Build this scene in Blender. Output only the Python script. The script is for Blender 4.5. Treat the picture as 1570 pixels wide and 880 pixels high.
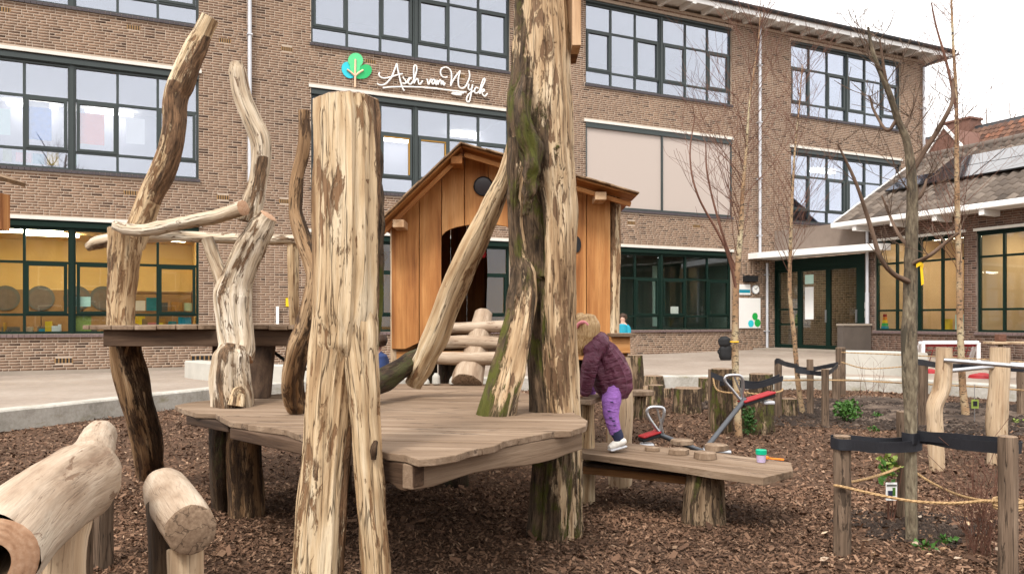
import bpy, math, random
import numpy as np
from mathutils import Vector, noise as mnoise

for o in list(bpy.data.objects): bpy.data.objects.remove(o)
scene = bpy.context.scene
C = scene.collection
PI = math.pi
rng = random.Random(7)

# ---------------------------------------------------------------- camera
F, CX, H0, ZC = 1225.0, 785.0, 490.0, 1.30      # focal length and horizon of the photograph (1570 px wide), eye height
cam = bpy.data.cameras.new('camera'); cam_o = bpy.data.objects.new('camera', cam); C.objects.link(cam_o)
cam_o.location = (0, 0, ZC); cam_o.rotation_euler = (PI/2, 0, 0)
cam.sensor_width = 36; cam.lens = 36*F/1570; cam.shift_y = (H0-440)/1570
cam.clip_start = 0.05; cam.clip_end = 3000
scene.camera = cam_o

# ---------------------------------------------------------------- sky, sun, exposure (overcast)
SUN_EL, SUN_AZ = math.radians(52), math.radians(205)      # azimuth clockwise from +Y
world = bpy.data.worlds.new('World'); scene.world = world; world.use_nodes = True
wn = world.node_tree; wn.nodes.clear()
wo = wn.nodes.new('ShaderNodeOutputWorld'); bg = wn.nodes.new('ShaderNodeBackground')
sky = wn.nodes.new('ShaderNodeTexSky'); sky.sky_type = 'NISHITA'; sky.sun_disc = False
sky.sun_elevation = SUN_EL; sky.sun_rotation = SUN_AZ; sky.air_density = 1.0; sky.dust_density = 3.0
hs = wn.nodes.new('ShaderNodeHueSaturation'); hs.inputs['Saturation'].default_value = 0.12
mx = wn.nodes.new('ShaderNodeMix'); mx.data_type = 'RGBA'; mx.inputs[0].default_value = 0.75
mx.inputs[7].default_value = (9.3, 9.1, 8.95, 1)           # even cloud cover
wn.links.new(sky.outputs[0], hs.inputs['Color']); wn.links.new(hs.outputs[0], mx.inputs[6])
wn.links.new(mx.outputs[2], bg.inputs[0]); bg.inputs[1].default_value = 0.12
wn.links.new(bg.outputs[0], wo.inputs[0])
sun = bpy.data.lights.new('sun', 'SUN'); sun_o = bpy.data.objects.new('sun', sun); C.objects.link(sun_o)
sun.energy = 1.5; sun.angle = math.radians(14); sun.color = (1.0, 0.95, 0.88)
sd = Vector((math.sin(SUN_AZ)*math.cos(SUN_EL), math.cos(SUN_AZ)*math.cos(SUN_EL), math.sin(SUN_EL)))
sun_o.rotation_euler = (-sd).to_track_quat('-Z', 'Y').to_euler(); sun_o.location = sd*60
vs = scene.view_settings
vs.view_transform = 'Standard'; vs.look = 'None'; vs.exposure = 1.15; vs.gamma = 1.0; vs.use_curve_mapping = False
scene.render.engine = 'CYCLES'
scene.cycles.max_bounces = 8; scene.cycles.transparent_max_bounces = 16
scene.cycles.caustics_reflective = False; scene.cycles.caustics_refractive = False

# ---------------------------------------------------------------- photograph pixel + distance -> point of the place
def P(px, py, d): return Vector(((px-CX)/F*d, d, ZC-(py-H0)/F*d))
def dep(py, z=0.0): return (ZC-z)*F/(py-H0)
def G(px, py, z=0.0): d = dep(py, z); return Vector(((px-CX)/F*d, d, z))

# ---------------------------------------------------------------- objects
OFF = {}
def tag(o, label=None, cat=None, group=None, kind=None):
    if label: o['label'] = label
    if cat: o['category'] = cat
    if group: o['group'] = group
    if kind: o['kind'] = kind
    return o
def thing(name, label, cat, base, group=None):
    o = bpy.data.objects.new(name, None); C.objects.link(o); o.location = base; o.empty_display_size = .1
    OFF[o] = Vector(base); return tag(o, label, cat, group)
class MB:
    def __init__(s): s.v = []; s.f = []; s.m = []; s.lc = []; s.bk = []
    def add(s, verts, faces, lcs=None, bks=None, mi=0):
        b = len(s.v); s.v += [tuple(p) for p in verts]; s.f += [tuple(i+b for i in f) for f in faces]
        s.m += [mi]*len(faces) if isinstance(mi, int) else list(mi)
        s.lc += [tuple(p) for p in lcs] if lcs is not None else [tuple(p) for p in verts]
        s.bk += list(bks) if bks is not None else [0.0]*len(verts)
    def frame_box(s, o, u, v, w, a, b, c, mi=0, long=None):
        """box with corner o spanning a*u, b*v, c*w (unit vectors)"""
        o = Vector(o); vs_ = []; lc = []
        L = long if long is not None else max(range(3), key=lambda i: (abs(a), abs(b), abs(c))[i])
        r = (rng.uniform(-9, 9), rng.uniform(-9, 9), rng.uniform(-9, 9))
        for i in (0, 1):
            for j in (0, 1):
                for k in (0, 1):
                    vs_.append(o+u*(a*i)+v*(b*j)+w*(c*k)); q = [a*i, b*j, c*k]
                    z = q.pop(L); lc.append((q[0]+r[0], q[1]+r[1], z+r[2]))
        fs = [(0,1,3,2),(4,6,7,5),(0,4,5,1),(2,3,7,6),(0,2,6,4),(1,5,7,3)]
        if (u.cross(v)).dot(w)*a*b*c < 0: fs = [f[::-1] for f in fs]
        s.add(vs_, fs, lc, mi=mi)
    def box(s, x0, x1, y0, y1, z0, z1, mi=0, long=None):
        s.frame_box((x0, y0, z0), Vector((1,0,0)), Vector((0,1,0)), Vector((0,0,1)), x1-x0, y1-y0, z1-z0, mi, long)
    def beam(s, a, b, wid, hei, up=(0,0,1), mi=0):
        """rectangular bar from a to b, centred"""
        a = Vector(a); b = Vector(b); t = (b-a); L = t.length; t.normalize()
        sd_ = t.cross(Vector(up)); sd_.normalize(); n = sd_.cross(t)
        s.frame_box(a-sd_*wid/2-n*hei/2, sd_, t, n, wid, L, hei, mi, 1)
    def prism(s, poly, o, u, v, w, th, along=1, mi=0, jit=True):
        """polygon (list of (a,b)) in the plane o+a*u+b*v, extruded th along w"""
        n = len(poly); o = Vector(o)
        r = [rng.uniform(-9, 9) for _ in range(3)] if jit else [0,0,0]
        vs_ = []; lc = []
        for k in (0, 1):
            for a, b in poly:
                vs_.append(o+u*a+v*b+w*(th*k))
                lc.append((a+r[0], th*k+r[1], b+r[2]) if along == 1 else (b+r[0], th*k+r[1], a+r[2]))
        area = sum(poly[i][0]*poly[(i+1)%n][1]-poly[(i+1)%n][0]*poly[i][1] for i in range(n))
        flip = (area*(u.cross(v)).dot(w)*th) < 0
        fs = [tuple(range(n-1, -1, -1)), tuple(range(n, 2*n))]+[(i, (i+1)%n, n+(i+1)%n, n+i) for i in range(n)]
        if flip: fs = [f[::-1] for f in fs]
        s.add(vs_, fs, lc, mi=mi)
    def tube(s, pts, radii, sides=16, rings=None, lump=0.05, groove=0.04, fine=0.02, seed=0, ref=(1,0,0), bark=None, caps=(True, True), mi=0, capmi=None, dent=None, flat=1.0, gf=1.0):
        """swept round, smooth spline through pts; carries log coordinates lc=(x,y,length) and bark mask"""
        pts = [Vector(p) for p in pts]; n = len(pts); R = list(radii)
        capmi = mi if capmi is None else capmi
        rings = rings or max(2, (n-1)*4+1)
        if n == 2 and rings == 2: S, RR = pts, R
        else:
            cum = [0.0]
            for i in range(1, n): cum.append(cum[-1]+(pts[i]-pts[i-1]).length)
            S, RR = [], []
            for k in range(rings):
                d = cum[-1]*k/(rings-1); i = 0
                while i < n-2 and d > cum[i+1]: i += 1
                t = (d-cum[i])/max(1e-9, cum[i+1]-cum[i])
                p0 = pts[max(i-1, 0)] if i > 0 else pts[0]*2-pts[1]
                p3 = pts[i+2] if i+2 < n else pts[-1]*2-pts[-2]
                p1, p2 = pts[i], pts[i+1]
                S.append(0.5*((2*p1)+(p2-p0)*t+(2*p0-5*p1+4*p2-p3)*t*t+(3*p1-p0-3*p2+p3)*t*t*t))
                tt = t*t*(3-2*t); RR.append(R[i]*(1-tt)+R[i+1]*tt)
        m = len(S); U = None; vs_ = []; lc = []; bks = []; L = 0.0
        so = seed*7.31
        for k in range(m):
            T = (S[min(k+1, m-1)]-S[max(k-1, 0)]).normalized()
            if U is None:
                U = Vector(ref); U = (U-T*U.dot(T))
                if U.length < .2: U = Vector((0,1,0)); U = U-T*U.dot(T)
            else: U = U-T*U.dot(T)
            U.normalize(); V = T.cross(U)
            if k: L += (S[k]-S[k-1]).length
            for j in range(sides):
                th = 2*PI*j/sides; c, sn = math.cos(th), math.sin(th); r = RR[k]; q = 1.0
                if lump: q += lump*mnoise.noise(Vector((c*1.3+so, sn*1.3, L/max(r, .02)*.35)))*2
                if groove: q += groove*mnoise.noise(Vector((c*3.5*gf+so, sn*3.5*gf+5, L*1.1)))*2
                if fine: q += fine*mnoise.noise(Vector((c*9*gf, sn*9*gf+so, L*6)))*2
                if dent: q *= dent(th, k/(m-1))
                vs_.append(S[k]+(U*c+V*(sn*flat))*(r*q)); lc.append((c*r+so, sn*r, L+so*3))
                bks.append(bark(th, k/(m-1)) if callable(bark) else (bark or 0.0))
        fs = []
        for k in range(m-1):
            for j in range(sides):
                a = k*sides+j; b = k*sides+(j+1)%sides; fs.append((a, b, b+sides, a+sides))
        s.add(vs_, fs, lc, bks, mi)
        for e, (on, k) in enumerate(((caps[0], 0), (caps[1], m-1))):
            if not on: continue
            ring = vs_[k*sides:(k+1)*sides]; rlc = [(c_[0]-so, c_[1], 0) for c_ in lc[k*sides:(k+1)*sides]]
            cen = sum(ring, Vector())/sides; T = (S[1]-S[0]).normalized()*-1 if e == 0 else (S[-1]-S[-2]).normalized()
            inn = [cen+(p-cen)*.9+T*RR[k]*.06 for p in ring]
            vv = ring+inn+[cen+T*RR[k]*.07]; ll = rlc+[(x*.9, y*.9, 0) for x, y, _ in rlc]+[(0,0,0)]; ff = []
            for j in range(sides):
                j2 = (j+1) % sides
                q1 = (j, j2, sides+j2, sides+j); q2 = (sides+j, sides+j2, 2*sides)
                if e == 0: q1, q2 = q1[::-1], q2[::-1]
                ff += [q1, q2]
            s.add(vv, ff, ll, [0]*len(vv), capmi)
    def mesh(s, name, off=(0,0,0), smooth=False):
        me = bpy.data.meshes.new(name); off = Vector(off)
        me.from_pydata([(p[0]-off[0], p[1]-off[1], p[2]-off[2]) for p in s.v], [], s.f)
        a = me.attributes.new('lc', 'FLOAT_VECTOR', 'POINT'); a.data.foreach_set('vector', [x for p in s.lc for x in p])
        if any(s.bk):
            a = me.attributes.new('bk', 'FLOAT', 'POINT'); a.data.foreach_set('value', s.bk)
        me.polygons.foreach_set('material_index', s.m)
        if smooth: me.polygons.foreach_set('use_smooth', [True]*len(s.f))
        me.update(); return me
    def build(s, name, mats, parent=None, base=None, smooth=False, bevel=0):
        off = OFF[parent] if parent is not None else Vector(base if base is not None else (0,0,0))
        me = s.mesh(name, off, smooth); o = bpy.data.objects.new(name, me); C.objects.link(o)
        for m in (mats if isinstance(mats, (list, tuple)) else [mats]): me.materials.append(M[m])
        if parent is not None: o.parent = parent
        else: o.location = off
        OFF[o] = off
        if bevel:
            b = o.modifiers.new('bevel', 'BEVEL'); b.width = bevel; b.segments = 2; b.limit_method = 'ANGLE'; b.angle_limit = .6
        if smooth:
            me.set_sharp_from_angle(angle=math.radians(50))
        return o
def arr_mesh(name, V, Fq, attr=None):
    me = bpy.data.meshes.new(name)
    me.vertices.add(len(V)); me.vertices.foreach_set('co', np.asarray(V, np.float32).ravel())
    k = Fq.shape[1]; me.loops.add(Fq.size); me.loops.foreach_set('vertex_index', Fq.astype(np.int32).ravel())
    me.polygons.add(len(Fq)); me.polygons.foreach_set('loop_start', np.arange(0, Fq.size, k, dtype=np.int32))
    me.update(calc_edges=True)
    for nm, val in (attr or {}).items():
        a = me.attributes.new(nm, 'FLOAT', 'POINT'); a.data.foreach_set('value', np.asarray(val, np.float32))
    return me
def link_mesh(name, me, mat, parent=None, base=(0,0,0)):
    o = bpy.data.objects.new(name, me); C.objects.link(o)
    if not me.materials: me.materials.append(M[mat])
    if parent is not None: o.parent = parent; OFF[o] = OFF[parent]
    else: OFF[o] = Vector((0,0,0))
    return o

# ---------------------------------------------------------------- materials
M = {}
class NT:
    def __init__(s, name):
        m = bpy.data.materials.new(name); m.use_nodes = True; M[name] = m; s.m = m; s.t = m.node_tree; s.t.nodes.clear()
        s.out = s.n('ShaderNodeOutputMaterial')
    def n(s, typ, **kw):
        nd = s.t.nodes.new(typ)
        for k, v in kw.items(): setattr(nd, k, v)
        return nd
    def l(s, a, b): s.t.links.new(a, b)
    def attr(s, name): return s.n('ShaderNodeAttribute', attribute_name=name)
    def mapping(s, vec, scale, loc=(0,0,0)):
        mp = s.n('ShaderNodeMapping'); mp.inputs['Scale'].default_value = scale; mp.inputs['Location'].default_value = loc
        s.l(vec, mp.inputs['Vector']); return mp.outputs[0]
    def noise(s, vec, scale=1, detail=4, rough=.55, dist=0):
        nd = s.n('ShaderNodeTexNoise'); nd.inputs['Scale'].default_value = scale; nd.inputs['Detail'].default_value = detail
        nd.inputs['Roughness'].default_value = rough; nd.inputs['Distortion'].default_value = dist
        if vec is not None: s.l(vec, nd.inputs['Vector'])
        return nd.outputs[0]
    def ramp(s, fac, stops):
        r = s.n('ShaderNodeValToRGB'); e = r.color_ramp.elements
        while len(e) > 1: e.remove(e[-1])
        for i, (p, c) in enumerate(stops):
            x = e[0] if i == 0 else e.new(p)
            x.position = p; x.color = (*c, 1) if len(c) == 3 else c
        s.l(fac, r.inputs[0]); return r.outputs[0]
    def mix(s, fac, a, b, mode='MIX'):
        nd = s.n('ShaderNodeMix', data_type='RGBA', blend_type=mode)
        for sock, val in ((nd.inputs[0], fac), (nd.inputs[6], a), (nd.inputs[7], b)):
            if hasattr(val, 'links'): s.l(val, sock)
            elif isinstance(val, (int, float)): sock.default_value = val if sock == nd.inputs[0] else (val, val, val, 1)
            else: sock.default_value = (*val, 1)
        return nd.outputs[2]
    def math(s, op, a, b=0.0, clamp=False):
        nd = s.n('ShaderNodeMath', operation=op, use_clamp=clamp)
        for sock, val in ((nd.inputs[0], a), (nd.inputs[1], b)):
            if hasattr(val, 'links'): s.l(val, sock)
            else: sock.default_value = val
        return nd.outputs[0]
    def bump(s, h, strength=.4, dist=.01):
        b = s.n('ShaderNodeBump'); b.inputs['Strength'].default_value = strength; b.inputs['Distance'].default_value = dist
        s.l(h, b.inputs['Height']); return b.outputs[0]
    def bsdf(s, col, rough=.7, normal=None, metal=0, spec=.35):
        p = s.n('ShaderNodeBsdfPrincipled')
        if hasattr(col, 'links'): s.l(col, p.inputs['Base Color'])
        else: p.inputs['Base Color'].default_value = (*col, 1)
        if hasattr(rough, 'links'): s.l(rough, p.inputs['Roughness'])
        else: p.inputs['Roughness'].default_value = rough
        p.inputs['Metallic'].default_value = metal; p.inputs['Specular IOR Level'].default_value = spec
        if normal is not None: s.l(normal, p.inputs['Normal'])
        s.l(p.outputs[0], s.out.inputs[0]); return p
def plain(name, col, rough=.6, var=.15, scale=8, metal=0, bump=.1, spec=.35):
    t = NT(name); co = t.n('ShaderNodeTexCoord').outputs['Object']
    n = t.noise(co, scale, 5, .6); c = t.mix(n, tuple(x*(1-var) for x in col), tuple(min(1, x*(1+var)) for x in col))
    n2 = t.noise(co, scale*7, 3); t.bsdf(c, rough, t.bump(n2, bump, .004), metal, spec)
def wood(name, cols, bark=None, freq=26, zs=.07, rough=.75, bump=.5, moss=None, barkfreq=1.0, fleck=0.0, fleckcol=None, crack=0.0):
    """grain stretched along the log; dark flecks, drying cracks, and bark where the mask bk is high"""
    t = NT(name); lc = t.attr('lc').outputs['Vector']
    g = t.noise(t.mapping(lc, (freq, freq, freq*zs)), 1, 6, .62, .3)
    big = t.noise(t.mapping(lc, (5, 5, 1.1)), 1, 3, .55)
    f = t.math('ADD', t.math('MULTIPLY', g, .6), t.math('MULTIPLY', big, .4))
    k = len(cols); c = t.ramp(f, [(.36+.26*i/(k-1), cols[i]) for i in range(k)])
    fine = t.noise(t.mapping(lc, (130, 130, 6)), 1, 3, .6)
    c = t.mix(t.math('MULTIPLY', t.math('SUBTRACT', .5, fine, True), 2.0, True), c, tuple(x*.55 for x in cols[1]))
    h = t.math('ADD', t.math('MULTIPLY', g, .6), t.math('MULTIPLY', fine, .4))
    if fleck:
        fc = fleckcol or cols[0]
        n1 = t.noise(t.mapping(lc, (30, 30, 6.5), (3,1,7)), 1, 5, .68, .5); n3 = t.noise(t.mapping(lc, (6, 6, 1.6), (9,4,2)), 1, 3, .6)
        v1 = t.math('ADD', n1, t.math('MULTIPLY', t.math('SUBTRACT', n3, .5), .75))
        m1 = t.ramp(v1, [(.66-.16*fleck, (0,0,0)), (.71-.16*fleck, (.95,)*3)])
        c = t.mix(m1, c, t.mix(n1, tuple(x*.55 for x in fc), tuple(x*1.35 for x in fc))); h = t.math('SUBTRACT', h, t.math('MULTIPLY', m1, .45))
    if crack:
        n2 = t.noise(t.mapping(lc, (24, 24, .9), (5,8,1)), 1, 3, .5, .2)
        m2 = t.ramp(t.math('ABSOLUTE', t.math('SUBTRACT', n2, .5)), [(.0, (crack,)*3), (.012, (0,0,0))])
        c = t.mix(m2, c, tuple(x*.35 for x in cols[0])); h = t.math('SUBTRACT', h, t.math('MULTIPLY', m2, .9))
    if bark:
        bk = t.attr('bk').outputs['Fac']
        bn = t.noise(t.mapping(lc, (14*barkfreq, 14*barkfreq, 2.6*barkfreq)), 1, 6, .7, .4)
        bf = t.ramp(t.math('ADD', bk, t.math('MULTIPLY', t.math('SUBTRACT', bn, .5), 2.2)), [(.44, (0,0,0)), (.54, (1,1,1))])
        bt = t.noise(t.mapping(lc, (48, 48, 8)), 1, 6, .72, .6)
        bc = t.ramp(bt, [(.34, tuple(x*.25 for x in bark)), (.5, bark), (.64, tuple(min(1, x*2.0) for x in bark))])
        if moss:
            mn = t.noise(t.mapping(lc, (7, 7, 3)), 1, 5, .7)
            bc = t.mix(t.ramp(mn, [(.49, (0,0,0)), (.59, (.9,.9,.9))]), bc, moss)
        c = t.mix(bf, c, bc); h = t.math('ADD', h, t.math('MULTIPLY', bf, t.math('ADD', .4, t.math('MULTIPLY', bt, 1.4))))
    t.bsdf(c, rough, t.bump(h, bump, .02), 0, .25)

wood('peeled', [(.18,.10,.046), (.39,.26,.142), (.54,.40,.245), (.65,.53,.365)], bark=(.15,.085,.045), fleck=.5, fleckcol=(.185,.098,.046), crack=.8, bump=.7)
wood('peeled_grey', [(.17,.11,.065), (.38,.285,.19), (.54,.445,.33), (.66,.58,.47)], bark=(.13,.078,.043), fleck=.42, fleckcol=(.15,.085,.045), crack=.8, bump=.7)
wood('trunk', [(.15,.086,.043), (.38,.25,.138), (.52,.38,.235), (.64,.515,.355)], bark=(.085,.055,.032), moss=(.085,.088,.012), fleck=.5, fleckcol=(.15,.085,.045), crack=.8, bump=.8)
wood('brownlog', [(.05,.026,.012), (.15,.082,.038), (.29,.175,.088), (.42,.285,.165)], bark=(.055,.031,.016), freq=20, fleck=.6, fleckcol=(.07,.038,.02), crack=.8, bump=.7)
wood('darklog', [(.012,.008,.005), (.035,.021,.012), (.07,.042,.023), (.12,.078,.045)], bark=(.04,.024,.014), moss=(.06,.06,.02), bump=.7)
wood('stump', [(.05,.03,.016), (.14,.09,.052), (.24,.165,.10), (.34,.245,.155)], bark=(.06,.038,.023), moss=(.10,.105,.02), fleck=.5, crack=.7, bump=.8)
wood('smoothlog', [(.22,.145,.095), (.34,.25,.175), (.42,.325,.24), (.50,.415,.32)], freq=12, zs=.2, bump=.3, bark=(.18,.12,.08), fleck=.12, fleckcol=(.17,.105,.065), crack=.35)
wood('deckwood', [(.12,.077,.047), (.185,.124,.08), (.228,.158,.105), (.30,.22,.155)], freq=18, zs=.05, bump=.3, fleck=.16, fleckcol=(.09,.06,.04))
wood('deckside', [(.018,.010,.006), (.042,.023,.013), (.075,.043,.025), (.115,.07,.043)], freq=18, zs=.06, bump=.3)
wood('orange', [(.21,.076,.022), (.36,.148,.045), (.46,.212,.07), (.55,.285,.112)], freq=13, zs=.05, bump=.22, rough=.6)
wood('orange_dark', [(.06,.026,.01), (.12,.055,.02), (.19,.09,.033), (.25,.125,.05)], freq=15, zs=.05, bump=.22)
wood('rawplank', [(.36,.21,.11), (.50,.32,.185), (.58,.40,.245), (.64,.47,.31)], freq=14, zs=.05, bump=.15)
wood('stake', [(.05,.034,.023), (.11,.074,.049), (.165,.113,.077), (.24,.172,.12)], freq=30, zs=.06, bump=.5, crack=.8, fleck=.15)
wood('palepost', [(.28,.18,.10), (.42,.295,.185), (.51,.38,.25), (.58,.45,.315)], freq=20, zs=.08, bump=.4, bark=(.2,.12,.06), crack=.7, fleck=.15, fleckcol=(.22,.13,.07))
wood('sapbark', [(.05,.038,.026), (.11,.085,.056), (.175,.142,.095), (.26,.22,.15)], freq=60, zs=.3, bump=.5, fleck=.4, fleckcol=(.06,.05,.035))
wood('twig', [(.06,.04,.028), (.10,.066,.045), (.14,.09,.062), (.18,.12,.085)], freq=30, zs=.2, bump=.2)
wood('redtwig', [(.07,.03,.02), (.12,.055,.036), (.165,.08,.054), (.2,.10,.07)], freq=30, zs=.2, bump=.2)
# birch: cream to orange skin with dark horizontal marks
t = NT('birch'); lc = t.attr('lc').outputs['Vector']
n1 = t.noise(t.mapping(lc, (3,3,2.2)), 1, 3); n2 = t.noise(t.mapping(lc, (22,22,42)), 1, 4, .7)
c = t.ramp(n1, [(.3, (.21,.11,.055)), (.5, (.33,.21,.115)), (.65, (.43,.36,.23))])
c = t.mix(t.ramp(n2, [(.54, (0,0,0)), (.60, (1,1,1))]), c, (.06,.04,.025)); t.bsdf(c, .7, t.bump(n2, .3, .004))
# end grain
t = NT('endgrain'); lc = t.attr('lc').outputs['Vector']
ln = t.n('ShaderNodeVectorMath', operation='LENGTH'); t.l(lc, ln.inputs[0])
wv = t.math('SINE', t.math('ADD', t.math('MULTIPLY', ln.outputs['Value'], 420), t.math('MULTIPLY', t.noise(lc, 22, 4), 9)))
nz = t.noise(lc, 40, 5, .7); c = t.ramp(t.math('ADD', t.math('MULTIPLY', wv, .03), nz), [(.3, (.12,.075,.045)), (.5, (.21,.14,.09)), (.7, (.31,.22,.145))])
ck = t.ramp(t.math('ABSOLUTE', t.math('SUBTRACT', t.noise(t.mapping(lc, (11,11,1)), 1, 3, .6), .5)), [(0, (.9,.9,.9)), (.018, (0,0,0))]); c = t.mix(ck, c, (.05,.03,.018)); t.bsdf(c, .85, t.bump(nz, .3, .004))
t = NT('endgrain_fresh'); lc = t.attr('lc').outputs['Vector']
ln = t.n('ShaderNodeVectorMath', operation='LENGTH'); t.l(lc, ln.inputs[0])
wv = t.math('SINE', t.math('ADD', t.math('MULTIPLY', ln.outputs['Value'], 420), t.math('MULTIPLY', t.noise(lc, 22, 4), 9)))
nz = t.noise(lc, 40, 5, .7); c = t.ramp(t.math('ADD', t.math('MULTIPLY', wv, .04), nz), [(.3, (.27,.145,.08)), (.5, (.36,.21,.125)), (.7, (.44,.285,.185))])
t.bsdf(c, .85, t.bump(wv, .15, .003))
# bricks: colour from a per-brick value
def brickmat(name, stops):
    t = NT(name); br = t.attr('br').outputs['Fac']; co = t.n('ShaderNodeTexCoord').outputs['Object']
    c = t.ramp(br, stops); n = t.noise(co, 60, 4, .7); big = t.noise(co, .45, 4, .6)
    c = t.mix(.5, c, t.ramp(n, [(.3, (.55,.55,.55)), (.7, (1.15,1.15,1.15))]), 'MULTIPLY')
    c = t.mix(.75, c, t.ramp(big, [(.3, (.74,.74,.76)), (.7, (1.18,1.14,1.08))]), 'MULTIPLY')
    stk = t.noise(t.mapping(co, (2.6,2.6,.16)), 1, 4, .65); c = t.mix(.5, c, t.ramp(stk, [(.32, (.72,.71,.70)), (.55, (1,1,1))]), 'MULTIPLY')
    t.bsdf(c, .85, t.bump(n, .4, .004), 0, .2)
brickmat('brick', [(0, (.075,.045,.031)), (.15, (.11,.068,.046)), (.3, (.195,.120,.080)), (.5, (.225,.143,.096)), (.75, (.255,.166,.112)), (1, (.31,.21,.145))])
brickmat('brick_wing', [(0, (.035,.02,.016)), (.2, (.085,.046,.034)), (.5, (.125,.07,.05)), (.8, (.155,.092,.066)), (1, (.19,.12,.09))])
brickmat('rooftile', [(0, (.055,.045,.038)), (.3, (.115,.093,.078)), (.6, (.16,.13,.108)), (1, (.215,.178,.148))])
brickmat('redtile', [(0, (.05,.03,.024)), (.3, (.11,.062,.045)), (.7, (.17,.095,.066)), (.85, (.17,.085,.055)), (1, (.22,.092,.055))])
plain('mortar', (.42,.335,.262), .95, .2, 5, bump=.3)
plain('mortar_dark', (.21,.165,.135), .95, .2, 5, bump=.3)
plain('plinth', (.29,.245,.20), .95, .22, 2.2, bump=.5)
plain('concrete', (.44,.42,.375), .9, .22, 3.5, bump=.4)
plain('frame', (.033,.043,.042), .4, .12, 3, bump=.02)  # reflection that brightens the upper frames is put into this lighter colour
plain('frame_low', (.005,.017,.012), .55, .12, 3, bump=.02, spec=.15)
plain('white', (.78,.77,.75), .55, .06, 2, bump=.05)
plain('lintel', (.62,.60,.55), .8, .14, 5, bump=.2)
plain('sillstone', (.065,.055,.06), .7, .3, 6, bump=.3)
plain('sillbrick', (.15,.105,.10), .8, .3, 8, bump=.3)
plain('screen', (.44,.375,.335), .75, .04, 60, bump=.05)
plain('zinc', (.52,.53,.56), .5, .12, 5, metal=.3)
plain('black', (.008,.008,.009), .7, .2, 5)
plain('strap', (.016,.017,.022), .62, .35, 30, bump=.3)
plain('steel', (.48,.49,.51), .32, .1, 6, metal=.85)
plain('darksteel', (.10,.105,.115), .45, .2, 6, metal=.6)
plain('redrubber', (.30,.012,.016), .55, .15, 12)
plain('soffit', (.72,.68,.64), .7, .08, 4)
plain('roofblack', (.02,.02,.022), .6, .2, 5)
plain('roomwhite', (.62,.61,.60), .8, .05, 2)
plain('roomgrey', (.42,.42,.47), .8, .05, 2)
plain('roomyellow', (.62,.43,.17), .8, .22, 1.1)
plain('roomtan', (.33,.19,.06), .8, .15, 2)
plain('roomgreen', (.13,.18,.15), .8, .1, 2)
plain('roomdark', (.10,.10,.09), .8, .2, 2)
plain('roomoak', (.48,.335,.20), .7, .18, 1.5)
plain('floorvinyl', (.25,.20,.14), .5, .1, 2)
plain('paper', (.80,.80,.78), .8, .04, 9)
plain('paperblue', (.0,.17,.62), .8, .5, 14)
plain('paperorange', (.78,.13,.03), .8, .25, 12)
plain('papermint', (.52,.74,.66), .8, .12, 12)
plain('teal', (.01,.24,.33), .7, .2, 10)
plain('cabinet', (.24,.135,.05), .6, .2, 3)
plain('goldframe', (.42,.22,.03), .5, .1, 3)
plain('green', (.01,.36,.06), .6, .12, 10)
plain('logogreen', (.10,.58,.24), .5, .08, 3)
plain('logodark', (.02,.42,.13), .5, .08, 3)
plain('logoblue', (.03,.52,.62), .5, .1, 3)
plain('logotan', (.72,.50,.34), .6, .06, 3)
plain('yellow', (.78,.50,.01), .6, .1, 10)
plain('orangeplastic', (.75,.22,.02), .5, .1, 10)
plain('mauveplastic', (.46,.38,.55), .35, .1, 10)
plain('greenlid', (.0,.36,.20), .4, .1, 10)
plain('ivy', (.035,.09,.018), .6, .5, 30)
plain('shrubleaf', (.05,.13,.02), .5, .55, 25)
plain('paleleaf', (.20,.26,.05), .5, .5, 25)
plain('skin', (.62,.38,.29), .55, .06, 20, bump=.05)
t = NT('jacket'); lc = t.attr('lc').outputs['Vector']; n1 = t.noise(t.mapping(lc, (9,9,30)), 1, 4, .6, .8); n2 = t.noise(lc, 40, 3)
t.bsdf(t.mix(n2, (.075,.016,.034), (.125,.03,.06)), .5, t.bump(n1, 1.0, .035), 0, .4)
t = NT('leggings'); lc = t.attr('lc').outputs['Vector']; n1 = t.noise(t.mapping(lc, (14,14,45)), 1, 4, .6, .8); n2 = t.noise(lc, 60, 3)
t.bsdf(t.mix(n2, (.24,.10,.38), (.40,.19,.56)), .85, t.bump(n1, .9, .02), 0, .2)
plain('navy', (.02,.025,.06), .8, .2, 30)
plain('shoe', (.66,.63,.58), .6, .12, 20)
plain('denim', (.07,.14,.29), .85, .25, 40)
plain('bluecoat', (.03,.055,.16), .75, .3, 25)
plain('pink', (.70,.25,.28), .7, .1, 20)
plain('darkhair', (.05,.026,.015), .6, .4, 60)
plain('goalwhite', (.72,.70,.72), .5, .08, 8)
plain('brickpaleend', (.05,.045,.04), .9, .2, 8)
plain('stonegrey', (.13,.105,.088), .9, .3, 8, bump=.3)
plain('stubwall', (.10,.082,.07), .9, .3, 3, bump=.4)
plain('chimneycap', (.15,.075,.055), .8, .2, 8)
# hair
t = NT('blondhair'); lc = t.attr('lc').outputs['Vector']; n = t.noise(t.mapping(lc, (160,160,8)), 1, 4, .6)
t.bsdf(t.ramp(n, [(.3, (.20,.11,.045)), (.5, (.40,.25,.11)), (.7, (.58,.42,.23))]), .5, t.bump(n, .5, .004))
# rope: twisted strands
t = NT('rope'); lc = t.attr('lc').outputs['Vector']; sp = t.n('ShaderNodeSeparateXYZ'); t.l(lc, sp.inputs[0])
n = t.noise(t.mapping(lc, (90,90,90)), 1, 3)
t.bsdf(t.ramp(n, [(.3, (.22,.13,.055)), (.6, (.46,.30,.15)), (.8, (.56,.40,.22))]), .9, t.bump(n, .4, .004))
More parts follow.
